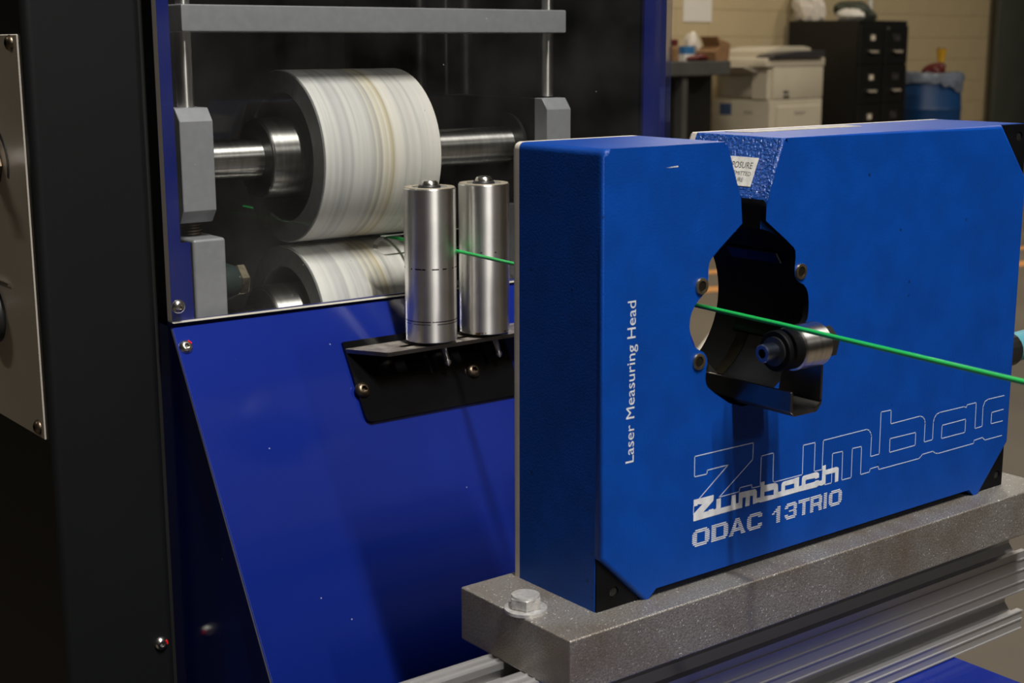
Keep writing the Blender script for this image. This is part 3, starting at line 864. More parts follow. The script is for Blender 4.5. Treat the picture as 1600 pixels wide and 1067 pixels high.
# ================================================================== rail, bed and steel base plate
def rail_profile():
    y0, y1, z0, z1 = 0.5545, 0.5995, 0.7265, 0.8163
    def slot_pts(c, half, axis):
        return None
    pts = []
    m, dep, lip, wide = 0.0076, 0.0145, 0.0040, 0.0110
    bead = 0.0009
    def side(a0, a1, feats, f):
        """walk along one side from a0 to a1; feats: ('s', centre) slot or ('b', pos) bead; f(along, depth) -> point"""
        sg = 1 if a1 > a0 else -1
        pts.append(f(a0, 0))
        for k, c in feats:
            if k == 's':
                for al, de in ((-m, 0), (-m, lip), (-wide, lip + 0.001), (-wide, dep - 0.004), (-wide + 0.005, dep), (wide - 0.005, dep), (wide, dep - 0.004), (wide, lip + 0.001), (m, lip), (m, 0)):
                    pts.append(f(c + sg * al, de))
            else:
                for al, de in ((-0.0008, 0), (-0.0004, -bead), (0.0004, -bead), (0.0008, 0)):
                    pts.append(f(c + sg * al, de))
    fr = [('b', z0 + 0.0010), ('b', z0 + 0.0084), ('b', z0 + 0.0146), ('s', z0 + 0.0227), ('b', z0 + 0.0309), ('b', z0 + 0.0381), ('b', z0 + 0.0473), ('b', z0 + 0.0555), ('s', z0 + 0.0690), ('b', z0 + 0.0820)]
    tp = [('b', 0.5585), ('b', 0.5650), ('s', 0.5782), ('b', 0.5905), ('b', 0.5970)]
    side(z0, z1, fr, lambda a, d: (y0 + d, a))
    side(y0, y1, tp, lambda a, d: (a, z1 - d))
    side(z1, z0, [('s', z0 + 0.0670), ('s', z0 + 0.0227)], lambda a, d: (y1 - d, a))
    side(y1, y0, [('s', 0.5770)], lambda a, d: (a, z0 + d))
    return pts
bm = B(); prism(bm, rail_profile(), 'X', 0.10, 0.9035)
o = obj('slotted_rail', bm, 'aluminium', None, 20); recentre(o, (0.50, 0.577, 0.7265))
tag(o, 'slotted aluminium extrusion rail under the steel base plate', 'rail')

bed = Thing('machine_bed', 'blue painted machine bed under the aluminium rail', 'machine bed', (0.45, 0.56, 0))
bm = B(); box(bm, 0.05, 0.8250, 0.40, 0.70, 0.6400, 0.7262, 0.002, 2); bed.part('top', bm, 'cover_blue')
bm = B(); box(bm, 0.08, 0.79, 0.43, 0.68, 0.0, 0.6400, 0.002, 2); bed.part('pedestal', bm, 'cover_blue')

bm = B(); box(bm, 0.4470, 0.8843, 0.5290, 0.6258, 0.8163, 0.8480, 0.0011, 3)
o = obj('base_plate', bm, 'base_steel'); recentre(o, (0.66, 0.577, 0.8163))
tag(o, 'thick blasted steel base plate under the blue measuring head', 'base plate')

t = Thing('hex_bolt', 'zinc hex bolt with washer on the end of the steel base plate', 'bolt', (0.4665, 0.5855, 0.848))
cb = Vector((0.4550, 0.5762, 0.8480)); t.e.location = cb; t.loc = cb
bm = B(); ring_lathe(bm, [(0, 0.0118), (0.0017, 0.0118), (0.0020, 0.0112), (0.0020, 0.0052), (0, 0.0052)], cb, (0, 0, 1), 40); t.part('washer', bm, 'zinc')
bm = B(); lathe(bm, [(0.0020, 0.0085), (0.0026, 0.0090), (0.0080, 0.0090)], cb, (0, 0, 1), 6, phase=0.62)
lathe(bm, [(0.0078, 0.0081), (0.0092, 0.0076)], cb, (0, 0, 1), 30); t.part('head', bm, 'zinc')

# ================================================================== laser measuring head
YF = 0.5462                                            # front face
HX, HZ = 0.482, 0.848                                  # left edge and underside of the head
CX, CZ, CR = 0.594, 0.998, 0.0505                      # bore
head = Thing('laser_measuring_head', 'blue laser measuring head with a notched opening, standing on the steel plate', 'measuring head', (0.67, 0.582, HZ))
def chaikin(pts):
    out = [pts[0]]
    for a, b_ in zip(pts[:-1], pts[1:]):
        out.append((a[0] * .75 + b_[0] * .25, a[1] * .75 + b_[1] * .25)); out.append((a[0] * .25 + b_[0] * .75, a[1] * .25 + b_[1] * .75))
    out.append(pts[-1])
    return out
inner_front = chaikin([(0.5843, 1.0525), (0.5615, 1.0360), (0.5587, 1.0317), (0.5589, 1.0239), (0.5577, 1.0173), (0.5500, 1.0117), (0.5458, 1.0054), (0.5451, 0.9974), (0.5479, 0.9881),
    (0.5529, 0.9849), (0.5574, 0.9828), (0.5601, 0.9781), (0.5588, 0.9721), (0.5585, 0.9663), (0.5612, 0.9615), (0.5838, 0.9473), (0.604, 0.9473), (0.6265, 0.9615), (0.6295, 0.9663),
    (0.629, 0.972), (0.628, 0.978), (0.630, 0.983), (0.635, 0.986), (0.640, 0.989), (0.6428, 0.9929), (0.6427, 1.0048), (0.6395, 1.0119), (0.6315, 1.0154), (0.629, 1.0205), (0.630, 1.0324), (0.627, 1.0363), (0.6036, 1.0525)])
vl = [(0.5705, 1.098), (0.5828, 1.0661), (0.5843, 1.0607)]
vr = [(0.6036, 1.0600), (0.6035, 1.0640), (0.6175, 1.098)]
cover_pts = [(HX, 1.098)] + vl + inner_front + vr + [(0.8265, 1.098), (0.8575, 1.0620), (0.8575, 0.8795), (0.8275, HZ), (0.8205, HZ), (0.8150, 0.8530), (0.5240, 0.8530), (0.5180, HZ), (0.5150, HZ), (HX, 0.8790)]
nI = len(inner_front)
rad = {0: 0.004, 1: 0.0015, 4 + nI + 2: 0.0015}
cover_pts = fillet(cover_pts, rad, 4)
def front_bevel(bm, y, off, seg=3):
    def keep(e):
        c = (e.verts[0].co + e.verts[1].co) / 2
        in_bore = (c.x - CX) ** 2 + (c.z - CZ) ** 2 < 0.064 ** 2 or (abs(c.x - CX) < 0.0125 and 1.0 < c.z < 1.0625)
        return all(abs(v.co.y - y) < 1e-6 for v in e.verts) and not in_bore and not (c.z < 0.8545)
    ed = [e for e in bm.edges if keep(e)]
    bmesh.ops.bevel(bm, geom=ed, offset=off, segments=seg, profile=0.5, affect='EDGES')
def v_grain(o, rr=0.0530):
    """the moulded walls of the notch keep the coarse grain; the bore below it is black"""
    for p in o.data.polygons:
        c = p.center + head.loc
        if abs(p.normal.y) < 0.5:
            if (c.x - CX) ** 2 + (c.z - CZ) ** 2 < rr ** 2 or (abs(c.x - CX) < 0.0118 and c.z < 1.0625):
                p.material_index = 1
            elif 0.565 < c.x < 0.625 and c.z > 1.060 and abs(p.normal.z) < 0.9:
                p.material_index = 2
bm = B(); prism(bm, cover_pts, 'Y', YF, 0.5504); front_bevel(bm, YF, 0.0026, 4)
o = head.part('front_cover', bm, ['head_blue', 'head_black', 'head_blue_grain'], sharp=60); v_grain(o, 0.0640)
for p in o.data.polygons:
    if abs(p.normal.y) > 0.999: p.use_smooth = False
# body behind the cover
half = 0.0097
zc = CZ + math.sqrt(CR ** 2 - half ** 2)
arc = []
a0 = math.atan2(zc - CZ, -half); a1 = math.atan2(zc - CZ, half) + 2 * PI
for k in range(65):
    a = a0 + (a1 - a0) * k / 64
    arc.append((CX + CR * math.cos(a), CZ + CR * math.sin(a)))
body_pts = [(HX, 1.098)] + vl + arc + vr + [(0.8575, 1.098), (0.8575, HZ), (0.8205, HZ), (0.8150, 0.8530), (0.5240, 0.8530), (0.5180, HZ), (HX, HZ)]
body_r = fillet(body_pts, {0: 0.004, 1: 0.0015, 4 + 65 + 2: 0.0015, 4 + 65 + 3: 0.003}, 4)
bm = B(); prism(bm, body_r, 'Y', 0.5504, 0.6160)
o = head.part('body', bm, ['head_blue', 'head_black', 'head_blue_grain'], sharp=60); v_grain(o)
bm = B(); prism(bm, body_r, 'Y', 0.6160, 0.6210); front_bevel(bm, 0.6210, 0.0012, 2)
o = head.part('back_plate', bm, ['back_plate', 'head_black', 'back_plate'], 'off-white back plate', sharp=60); v_grain(o)
# black corner plates with a screw hole each
for tri, hole in (([(HX + 0.0004, HZ), (0.5142, HZ), (HX + 0.0004, 0.8783)], (0.4950, 0.8570)), ([(0.8571, HZ), (0.8571, 0.8788), (0.8283, HZ)], (0.8510, 0.8560)), ([(0.8571, 1.0976), (0.8272, 1.0976), (0.8571, 1.0628)], (0.8500, 1.0895))):
    bm = B(); prism(bm, tri, 'Y', 0.5490, 0.5504, [circle2(hole[0], hole[1], 0.0032, 20)])
    p = head.part('corner_plate', bm, 'head_black', 'black corner plate')
    bm = B(); lathe(bm, [(0, 0.0030), (0.0004, 0.0030), (0.0007, 0.0022)], (hole[0], 0.5503, hole[1]), (0, -1, 0), 18)
    head.part('screw', bm, 'dark_steel', under=p)
# threaded brass inserts round the opening
for (x, z) in ((0.5536, 1.0205), (0.5528, 0.9784), (0.6345, 1.0207), (0.6352, 0.9785)):
    bm = B(); ring_lathe(bm, [(0.0, 0.0048), (-0.0009, 0.0045), (-0.0008, 0.0030), (0.0010, 0.0027), (0.0010, 0.0046)], (x, YF - 0.0002, z), (0, 1, 0), 24)
    p = head.part('threaded_insert', bm, 'brass', 'brass threaded insert')
    bm = B(); lathe(bm, [(0.0, 0.0029), (0.0003, 0.0029)], (x, YF - 0.0006, z), (0, 1, 0), 18); head.part('thread_shade', bm, 'hole', under=p)  # dark disc paints the hole's shade over the undrilled cover
# sensor windows inside the black bore
for ang in (-20, 35, 100, 215):
    a = math.radians(ang)
    c = Vector((CX + (CR - 0.0006) * math.cos(a), 0.583, CZ + (CR - 0.0006) * math.sin(a)))
    bm = B(); box(bm, -0.0008, 0.0008, -0.0200, 0.0200, -0.0045, 0.0045, 0.0006, 1)
    bmesh.ops.transform(bm, matrix=Matrix.Translation(c) @ Matrix.Rotation(-a, 4, 'Y'), verts=bm.verts)
    head.part('sensor_window', bm, 'gloss_black')

# dark strip painting a slot's shade on the lower wall of the bore
bm = B()
for k in range(7):
    a = math.radians(-22 - k * 6.0)
    c = Vector((CX + (CR - 0.0003) * math.cos(a), 0.5945, CZ + (CR - 0.0003) * math.sin(a)))
    b2 = B(); box(b2, -0.0004, 0.0004, -0.0042, 0.0042, -0.0030, 0.0030)
    bmesh.ops.transform(b2, matrix=Matrix.Translation(c) @ Matrix.Rotation(-a, 4, 'Y'), verts=b2.verts)
    me_ = bpy.data.meshes.new('tmp'); b2.to_mesh(me_); b2.free(); bm.from_mesh(me_); bpy.data.meshes.remove(me_)
head.part('slot_shade', bm, 'hole')

# ------------------------------------------------------------------ printing on the head
ZIN = [(69.6, 76.3), (69.8, 64.4), (79.7, 64.2), (79.8, 66.4), (96.7, 66.4), (74.1, 50.9)]
UPPER = [(69.6, 76.3), (117.1, 76.0), (117.1, 66.0), (90.2, 48.5), (106.6, 48.5), (106.9, 50.8), (116.9, 50.7), (117.2, 48.6), (124.2, 48.4), (124.3, 66.7), (134.8, 66.7), (135.1, 49.5), (136.6, 48.5), (161.1, 48.4), (160.9, 66.7), (171.6, 66.6), (171.8, 48.4), (179.1, 48.2), (179.1, 66.6), (220.2, 66.6), (222.6, 65.5), (224.4, 63.1), (225.1, 61.4), (225.1, 48.1), (233.7, 48.2), (233.4, 75.6), (243.4, 75.3), (243.8, 66.2), (273.8, 66.4), (277.2, 65.1), (278.9, 62.9), (279.5, 60.7), (279.6, 48.0), (288.5, 48.1), (288.3, 59.7), (289.1, 62.6), (291.2, 64.7), (294.5, 65.5), (321.1, 65.2), (323.9, 64.1), (323.9, 65.9), (334.6, 65.9), (335.0, 47.8), (343.2, 48.0), (342.7, 61.3), (344.5, 65.0), (348.1, 66.1), (366.6, 65.9)]
LOWER = [(367.1, 37.5), (347.5, 37.6), (344.3, 39.9), (334.7, 39.5), (334.8, 37.5), (295.1, 37.5), (292.0, 38.4), (289.7, 40.0), (278.7, 39.9), (277.1, 38.7), (275.1, 37.7), (233.8, 38.0), (233.5, 40.2), (225.1, 40.0), (225.1, 38.1), (216.1, 38.0), (215.8, 56.3), (206.9, 56.6), (207.1, 37.8), (198.1, 37.9), (197.8, 56.4), (188.2, 56.7), (188.5, 37.9), (182.4, 38.0)]
LEFT = [(69.8, 47.2), (69.7, 42.5)]
CB = [(243.8, 56.5), (270.1, 56.1), (270.3, 47.5), (244.0, 47.4)]
CA = [(298.0, 56.2), (323.8, 56.2), (323.9, 47.0), (298.0, 47.2)]
CC = [(366.8, 56.1), (353.3, 56.0), (353.3, 48.1), (366.8, 47.9)]
SO = [(69.6, 50.9), (85.6, 50.7), (85.4, 47.4), (77.3, 42.0), (81.6, 42.0), (81.8, 42.5), (85.6, 42.5), (85.9, 41.9), (87.8, 42.0), (88.0, 47.6), (91.5, 47.7), (91.6, 41.6), (100.0, 41.6), (100.4, 47.3), (103.7, 47.4), (104.1, 41.9), (106.3, 41.8), (106.4, 47.9), (120.2, 47.4), (121.5, 45.8), (121.6, 41.6), (124.5, 41.5), (124.7, 50.7), (127.9, 50.6), (127.9, 48.3), (137.3, 47.8), (138.9, 47.1), (139.6, 46.1), (140.0, 41.7), (142.7, 41.7), (142.8, 45.6), (143.4, 46.8), (144.9, 47.2), (154.1, 47.3), (155.1, 47.5), (158.3, 47.5), (158.3, 41.5), (160.9, 41.7), (161.0, 46.2), (161.6, 47.1), (162.8, 47.4), (173.9, 47.6), (175.6, 47.0), (176.5, 45.9), (176.5, 43.7), (173.2, 43.4), (172.8, 44.1), (165.0, 44.5), (164.2, 43.8), (164.3, 41.7), (172.7, 41.7), (173.6, 42.2), (176.3, 42.1), (177.0, 41.3), (179.3, 41.4), (179.4, 50.4), (182.4, 50.5), (182.4, 47.3), (192.6, 47.4), (194.1, 46.8), (194.7, 46.0), (194.7, 37.9), (191.6, 37.8), (191.4, 44.1), (182.6, 44.3), (182.8, 38.6), (179.2, 38.0), (176.5, 38.7), (174.5, 37.9), (157.5, 38.3), (127.3, 38.2), (124.4, 38.3), (123.7, 38.8), (118.5, 38.5), (118.3, 43.7), (115.8, 44.2), (115.5, 38.3), (112.0, 38.4), (112.2, 44.1), (109.5, 44.2), (109.4, 38.3), (69.8, 38.2), (69.8, 42.5), (76.8, 47.0), (73.0, 47.8), (72.8, 47.0), (69.8, 47.1)]
SB = [(127.9, 44.1), (136.2, 44.0), (136.1, 40.7), (128.0, 41.5)]
SA = [(146.0, 44.4), (154.1, 44.3), (154.2, 41.4), (146.0, 41.5)]
def A(l):
    return [(HX + x / 1000, HZ + z / 1000) for x, z in l]
YP = YF - 0.00003
bm = B()
for l, cl in ((ZIN, False), (UPPER, False), (LOWER, False), (LEFT, False), (CB, True), (CA, True), (CC, False)):
    ribbon(bm, A(l), YP, 0.00055, 0.00008, cl)
head.part('outline_lettering', bm, 'print_dim', 'large thin outlined lettering Zumbac')
bm = B(); prism(bm, A(SO), 'Y', YP - 0.00010, YP, [A(SB), A(SA)])
head.part('logo_lettering', bm, 'print', 'solid grey logo lettering Zumbach')
# striped lettering: each letter is a set of short bars
ROWS = 9
LET = {
 'O': [[(.16, .84)], [(.05, .95)]] + [[(0, .27), (.73, 1)]] * 5 + [[(.05, .95)], [(.16, .84)]],
 'D': [[(0, .86)], [(0, .96)]] + [[(0, .27), (.73, 1)]] * 5 + [[(0, .96)], [(0, .86)]],
 'A': [[(.37, .63)], [(.33, .67)], [(.28, .49), (.51, .72)], [(.24, .45), (.55, .76)], [(.19, .42), (.58, .81)], [(.15, .85)], [(.10, .90)], [(.06, .29), (.71, .94)], [(0, .26), (.74, 1)]],
 'C': [[(.16, .90)], [(.05, 1)], [(0, .27), (.73, 1)]] + [[(0, .27)]] * 3 + [[(0, .27), (.73, 1)], [(.05, 1)], [(.16, .90)]],
 '1': [[(.62, 1)], [(.42, 1)], [(.20, 1)], [(0, .30), (.55, 1)]] + [[(.55, 1)]] * 5,
 '3': [[(.16, .88)], [(.05, 1)], [(0, .27), (.73, 1)], [(.73, 1)], [(.35, .95)], [(.73, 1)], [(0, .27), (.73, 1)], [(.05, 1)], [(.16, .88)]],
 'T': [[(0, 1)], [(0, 1)]] + [[(.36, .64)]] * 7,
 'R': [[(0, .88)], [(0, 1)], [(0, .27), (.73, 1)], [(0, .27), (.73, 1)], [(0, 1)], [(0, .95)], [(0, .27), (.68, .96)], [(0, .27), (.73, 1)], [(0, .27), (.73, 1)]],
 'I': [[(0, 1)]] * 9,
}
U0, U1 = 1070 + 75 / 6.154, 1070 + 1508 / 6.154
def ux(c):                                             # place along the line of lettering
    u = 1070 + c / 6.154
    q = [(1082.2, 0.5513), (1094.3, 0.55775), (1200.0, 0.6170), (1304.8, 0.67465), (1315.0, 0.6809)]
    for (a, xa), (b_, xb) in zip(q[:-1], q[1:]):
        if u <= b_ or b_ == q[-1][0]:
            return xa + (u - a) / (b_ - a) * (xb - xa)
zt_, zb_ = 0.8808, 0.8704
bm = B()
for ch, c0, c1 in (('O', 75, 230), ('D', 247, 397), ('A', 405, 555), ('C', 570, 710), ('1', 805, 885), ('3', 930, 1050), ('T', 1065, 1178), ('R', 1187, 1307), ('I', 1325, 1357), ('O', 1378, 1508)):
    x0, x1 = ux(c0), ux(c1)
    for r in range(ROWS):
        zc_ = zt_ - (r + 0.5) / ROWS * (zt_ - zb_)
        hh = (zt_ - zb_) / ROWS * 0.29
        for a, b_ in LET[ch][r]:
            prism(bm, [(x0 + a * (x1 - x0), zc_ - hh), (x0 + b_ * (x1 - x0), zc_ - hh), (x0 + b_ * (x1 - x0), zc_ + hh), (x0 + a * (x1 - x0), zc_ + hh)], 'Y', YP - 0.00008, YP)
head.part('striped_lettering', bm, 'print', 'striped lettering ODAC 13TRIO')
text_fit('side_lettering', 'Laser Measuring Head', (0.5053, YP - 0.00006, 0.9297), (0, 0, 1), (-1, 0, 0), 0.0883, 0.0059, 'print', head.e, head.loc)
# warning sticker on the right wall of the notch
vdir = (Vector((0.6035, 0, 1.0640)) - Vector((0.6175, 0, 1.098))).normalized()   # down the wall
vn = Vector((vdir.z, 0, -vdir.x)).normalized()
if vn.x > 0: vn = -vn
s0 = Vector((0.6175, 0, 1.098)) + vdir * 0.0128
def on_wall(y, d, h):
    return s0 + vdir * d + vn * h + Vector((0, y, 0))
bm = B()
q = [(0.5612, 0.0), (0.6060, 0.0), (0.6060, 0.0172), (0.5612, 0.0172)]
va = [bm.verts.new(on_wall(a, d, 0.0001)) for a, d in q]; vb = [bm.verts.new(on_wall(a, d, 0.0004)) for a, d in q]
bm.faces.new(va); bm.faces.new(vb[::-1])
for i in range(4):
    j = (i + 1) % 4; bm.faces.new((va[i], va[j], vb[j], vb[i]))
st_ = head.part('warning_sticker', bm, 'sticker', 'worn white warning sticker')
for body, d, w, h, end in (('EXPOSURE', 0.0067, 0.0215, 0.0037, 0.5640), ('IS EMITTED', 0.0110, 0.0165, 0.0024, 0.5635), ('APERTURE', 0.0148, 0.0160, 0.0024, 0.5680)):
    text_fit('sticker_text', body, on_wall(end + w, d, 0.00045), (0, -1, 0), -vdir, w, h, 'ink', st_, head.loc)
# paper label on the top, small pale mark on the front
bm = B(); prism(bm, [(0.6330, 0.6080), (0.7420, 0.6080), (0.7420, 0.5930), (0.6420, 0.5930)], 'Z', 1.0980, 1.0984); head.part('paper_label', bm, 'label_old')
bm = B(); prism(bm, [(0.5255, 1.0863), (0.5340, 1.0870), (0.5340, 1.0863)], 'Y', YF - 0.0001, YF + 0.0001); head.part('pale_mark', bm, 'sticker')
# connector and teal hose on the far end
t = Thing('sensor_cable', 'teal hose with a knurled black connector on the end of the blue measuring head', 'cable', (0.8575, 0.590, 0.930))
cc_ = Vector((0.8575, 0.590, 0.930))
bm = B(); lathe(bm, [(0, 0.0100), (0.045, 0.0100)], cc_, (1, 0, 0), 24); t.part('plug', bm, 'black_plastic')
bm = B(); lathe(bm, [(0.040, 0.0100), (0.041, 0.0128), (0.060, 0.0128), (0.0625, 0.0112), (0.063, 0.0090)], cc_, (1, 0, 0), 20); t.part('knurled_ring', bm, 'dark_steel', sharp=10)
bm = B(); tube(bm, [cc_ + Vector((0.060, 0, 0)), cc_ + Vector((0.10, 0.001, 0.001)), cc_ + Vector((0.16, 0.004, 0)), cc_ + Vector((0.24, 0.01, -0.02)), cc_ + Vector((0.32, 0.02, -0.08)), cc_ + Vector((0.36, 0.03, -0.20)), cc_ + Vector((0.37, 0.05, -0.50)), cc_ + Vector((0.38, 0.08, -0.92))], 0.0108, 18); t.part('hose', bm, 'teal', 'teal hose')

# ================================================================== wire guide bracket in the opening
g = Thing('wire_guide_bracket', 'bent dark steel channel with a small roller carrying the green wire', 'bracket', (0.592, 0.54, 0.951))
ax, ay, az = 0.5755, 0.5070, 1.0010                      # where the wire rides
RR = 0.0112
zr = az - 0.00135 - RR
x_l, x_r, z_b, th = 0.5800, 0.6055, 0.9510, 0.0016
prof = [(x_l, z_b + 0.0140), (x_l, z_b + 0.003), (x_l + 0.003, z_b), (x_r - 0.004, z_b), (x_r, z_b + 0.004), (x_r, z_b + 0.0065), (x_r - th, z_b + 0.0065), (x_r - th, z_b + 0.005), (x_r - 0.005, z_b + th), (x_l + 0.004, z_b + th), (x_l + th, z_b + 0.004), (x_l + th, z_b + 0.0140)]
bm = B(); prism(bm, fillet(prof, {1: 0.0012, 2: 0.0012, 3: 0.0015, 4: 0.0015}, 2), 'Y', 0.5025, 0.5800)
bmesh.ops.bevel(bm, geom=list(bm.edges), offset=0.0002, segments=1, affect='EDGES')
g.part('channel', bm, 'gunmetal', 'bent steel channel')
bm = B(); prism(bm, fillet([(0.5025, z_b + 0.0055), (0.5330, z_b + 0.0055), (0.5260, zr + 0.008), (0.5025, zr + 0.008)], {2: 0.004, 3: 0.006}), 'X', x_r - th, x_r); g.part('upright', bm, 'gunmetal', 'steel upright that holds the roller')
# arm from the channel to the back of the bore
bm = B(); prism(bm, [(0.5985, 0.9526), (0.6025, 0.9526), (0.5750, 0.9785), (0.5640, 0.9785)], 'Y', 0.5700, 0.5725); g.part('arm', bm, 'dark_steel')
yr = 0.5070
X = (1, 0, 0)
bm = B(); lathe(bm, [(0.5830, RR), (0.5836, RR + 0.0011), (0.6034, RR + 0.0011), (0.6039, RR)], (0, yr, zr), X, 40); g.part('roller', bm, 'polished', 'bright steel roller')
bm = B(); lathe(bm, [(0.5705, RR - 0.0005), (0.5712, RR), (0.5830, RR)], (0, yr, zr), X, 40); g.part('collar', bm, 'head_black', 'black collar')
bm = B(); ring_lathe(bm, [(0.5693, 0.0080), (0.5706, 0.0080), (0.5706, 0.0050), (0.5693, 0.0050)], (0, yr, zr), X, 32); g.part('washer', bm, 'dark_steel')
bm = B(); ring_lathe(bm, [(0.5612, 0.0050), (0.5606, 0.0044), (0.5606, 0.0026), (0.5640, 0.0026), (0.5700, 0.0050)], (0, yr, zr), X, 28); bp = g.part('bolt', bm, 'blued', 'blued socket bolt')
bm = B(); lathe(bm, [(0.5636, 0.0027), (0.5642, 0.0027)], (0, yr, zr), X, 6); g.part('bolt_socket', bm, 'ink', under=bp)
bm = B(); lathe(bm, [(0.6055, 0.0086), (0.6064, 0.0096), (0.6130, 0.0096), (0.6140, 0.0086)], (0, yr, zr), X, 6, phase=0.3); g.part('nut', bm, 'dark_steel')

# ================================================================== office corner
def othing(name, label, cat, s, t_, z, group=None, rot=0.0):
    return Thing(name, label, cat, office(s, t_, z), group, None, OFF_ROT + rot)
# two four-drawer filing cabinets
for i, (s, lab) in enumerate(((0.0, 'black four drawer filing cabinet with white label cards, beside the copier'), (0.381, 'black four drawer filing cabinet with empty label holders, beside the blue drum'))):
    t = othing('filing_cabinet', lab, 'filing cabinet', s, 0.0, 0.0, 'black filing cabinets')
    bm = B(); box(bm, 0.001, 0.379, 0.018, 0.640, 0.0, 1.325, 0.006, 2); t.part('body', bm, 'file_black', local=True)
    for k in range(4):
        z0 = 0.045 + k * 0.3015
        bm = B(); box(bm, 0.012, 0.368, 0.0, 0.02, z0 + 0.04, z0 + 0.335, 0.004, 1); d = t.part('drawer', bm, 'file_black', local=True)
        zl = z0 + 0.245
        bm = B(); prism(bm, rrect(0.150, 0.230, zl - 0.028, zl + 0.028, 0.003), 'Y', -0.006, 0.0, [rrect(0.158, 0.222, zl - 0.020, zl + 0.020, 0.002)]); t.part('label_holder', bm, 'chrome', local=True, under=d)
        bm = B(); box(bm, 0.157, 0.223, -0.003, -0.001, zl - 0.021, zl + 0.021); t.part('label_card', bm, 'card' if i == 0 else 'copier_dark', local=True, under=d)
        zh = z0 + 0.135
        bm = B(); prism(bm, [(-0.028, zh - 0.006), (-0.030, zh + 0.008), (-0.024, zh + 0.011), (0.0, zh + 0.012), (0.0, zh + 0.008), (-0.022, zh + 0.004), (-0.023, zh - 0.006)], 'X', 0.135, 0.245); t.part('handle', bm, 'handle', local=True, under=d)
    if i == 1:
        bm = B(); lathe(bm, [(0, 0.011), (0.006, 0.011), (0.008, 0.008)], (0.045, -0.001, 1.262), (0, -1, 0), 16); t.part('lock', bm, 'chrome', local=True)

def lumpy(name, label, cat, mat, s, t_, z, size, seed, peaks=6, sub=3):
    """crumpled bag or cloth: an irregular faceted heap"""
    rnd = random.Random(seed)
    bm = B(); bmesh.ops.create_icosphere(bm, subdivisions=sub, radius=1.0)
    dirs = [(Vector((rnd.uniform(-1, 1), rnd.uniform(-1, 1), rnd.uniform(-.2, 1))).normalized(), rnd.uniform(-0.40, 0.55)) for _ in range(peaks * 2)]
    for v in bm.verts:
        n = v.co.normalized(); k = 1.0
        for d, a in dirs:
            k += a * max(0, n.dot(d)) ** 6
        k += rnd.uniform(-0.10, 0.10)
        v.co = Vector((n.x * k * size[0], n.y * k * size[1], max(-0.55, n.z * k) * size[2]))
    zmin = min(v.co.z for v in bm.verts)
    for v in bm.verts: v.co.z -= zmin
    o = obj(name, bm, mat, None, 12)
    o.location = office(s, t_, z); o.rotation_euler = (0, 0, OFF_ROT)
    return tag(o, label, cat)
lumpy('plastic_bag', 'crumpled whitish plastic bag on top of the filing cabinets', 'bag', 'bag_white', 0.10, 0.52, 1.325, (0.085, 0.10, 0.125), 3)
lumpy('paper_pile', 'crumpled white papers on the filing cabinet between bag and dark cloth', 'papers', 'paper', 0.19, 0.19, 1.325, (0.08, 0.08, 0.060), 8)
lumpy('dark_cloth', 'dark green bundled cloth on top of the filing cabinets', 'cloth', 'bag_green', 0.50, 0.32, 1.325, (0.15, 0.11, 0.085), 5)
# white conduit on the wall
t = othing('wall_conduit', 'white electrical conduit running up the block wall', 'conduit', 1.324, 0.685, 1.40)
bm = B(); lathe(bm, [(0, 0.022), (2.8, 0.022)], (0, 0.0, 0), (0, 0, 1), 14); t.part('pipe', bm, 'paper', local=True)
bm = B(); box(bm, -0.05, 0.05, -0.028, 0.012, 1.2, 1.24); t.part('clamp', bm, 'chrome', local=True)
# paper notice on the wall
o = B(); box(o, -0.175, 0.175, -0.006, -0.002, 0.0, 0.46)
o = obj('wall_notice', o, 'paper'); o.location = office(-1.14, 0.70, 1.31); o.rotation_euler = (0, 0, OFF_ROT); tag(o, 'blank white paper sheet hung on the block wall above the bench', 'paper')

# copier
t = othing('copier', 'beige office copier with a side paper deck, beside the filing cabinets', 'copier', -1.20, 0.0, 0.0)
bm = B(); box(bm, 0.0, 0.70, 0.0, 0.50, 0.03, 0.755, 0.012, 2); t.part('lower_body', bm, 'copier', local=True)
for s0_, z0 in ((0.08, 0.10), (0.08, 0.31), (0.08, 0.52)):
    bm = B(); box(bm, s0_, 0.66, -0.012, 0.0, z0, z0 + 0.19, 0.006, 1); d = t.part('paper_drawer', bm, 'copier', local=True)
    bm = B(); box(bm, 0.30, 0.44, -0.016, -0.011, z0 + 0.13, z0 + 0.15); t.part('drawer_grip', bm, 'copier_grey', local=True, under=d)
bm = B(); box(bm, 0.04, 0.70, 0.0, 0.50, 0.757, 0.985, 0.010, 2); t.part('print_unit', bm, 'copier', local=True)
bm = B(); box(bm, -0.006, 0.04, 0.02, 0.16, 0.757, 0.975, 0.006, 1); t.part('side_door', bm, 'copier', local=True)
bm = B(); box(bm, 0.02, 0.041, 0.18, 0.47, 0.775, 0.965, 0.004, 1); t.part('output_recess', bm, 'copier_grey', local=True)
bm = B(); prism(bm, [(0.02, 0.955), (-0.20, 1.000), (-0.21, 0.990), (0.02, 0.935)], 'Y', 0.10, 0.46); t.part('exit_tray', bm, 'copier_grey', local=True)
bm = B(); box(bm, -0.06, 0.72, 0.0, 0.50, 0.986, 1.050, 0.012, 2); t.part('scanner_bed', bm, 'copier', local=True)
bm = B(); prism(bm, [(0.10, 1.050), (0.70, 1.050), (0.70, 1.118), (0.60, 1.132), (0.30, 1.126), (0.10, 1.095)], 'Y', 0.12, 0.49); t.part('document_feeder', bm, 'copier', local=True)
bm = B(); prism(bm, [(-0.04, 1.052), (0.66, 1.052), (0.66, 1.100), (0.30, 1.096), (0.0, 1.072)], 'Y', -0.03, 0.11); t.part('control_panel', bm, 'copier_dark', local=True)
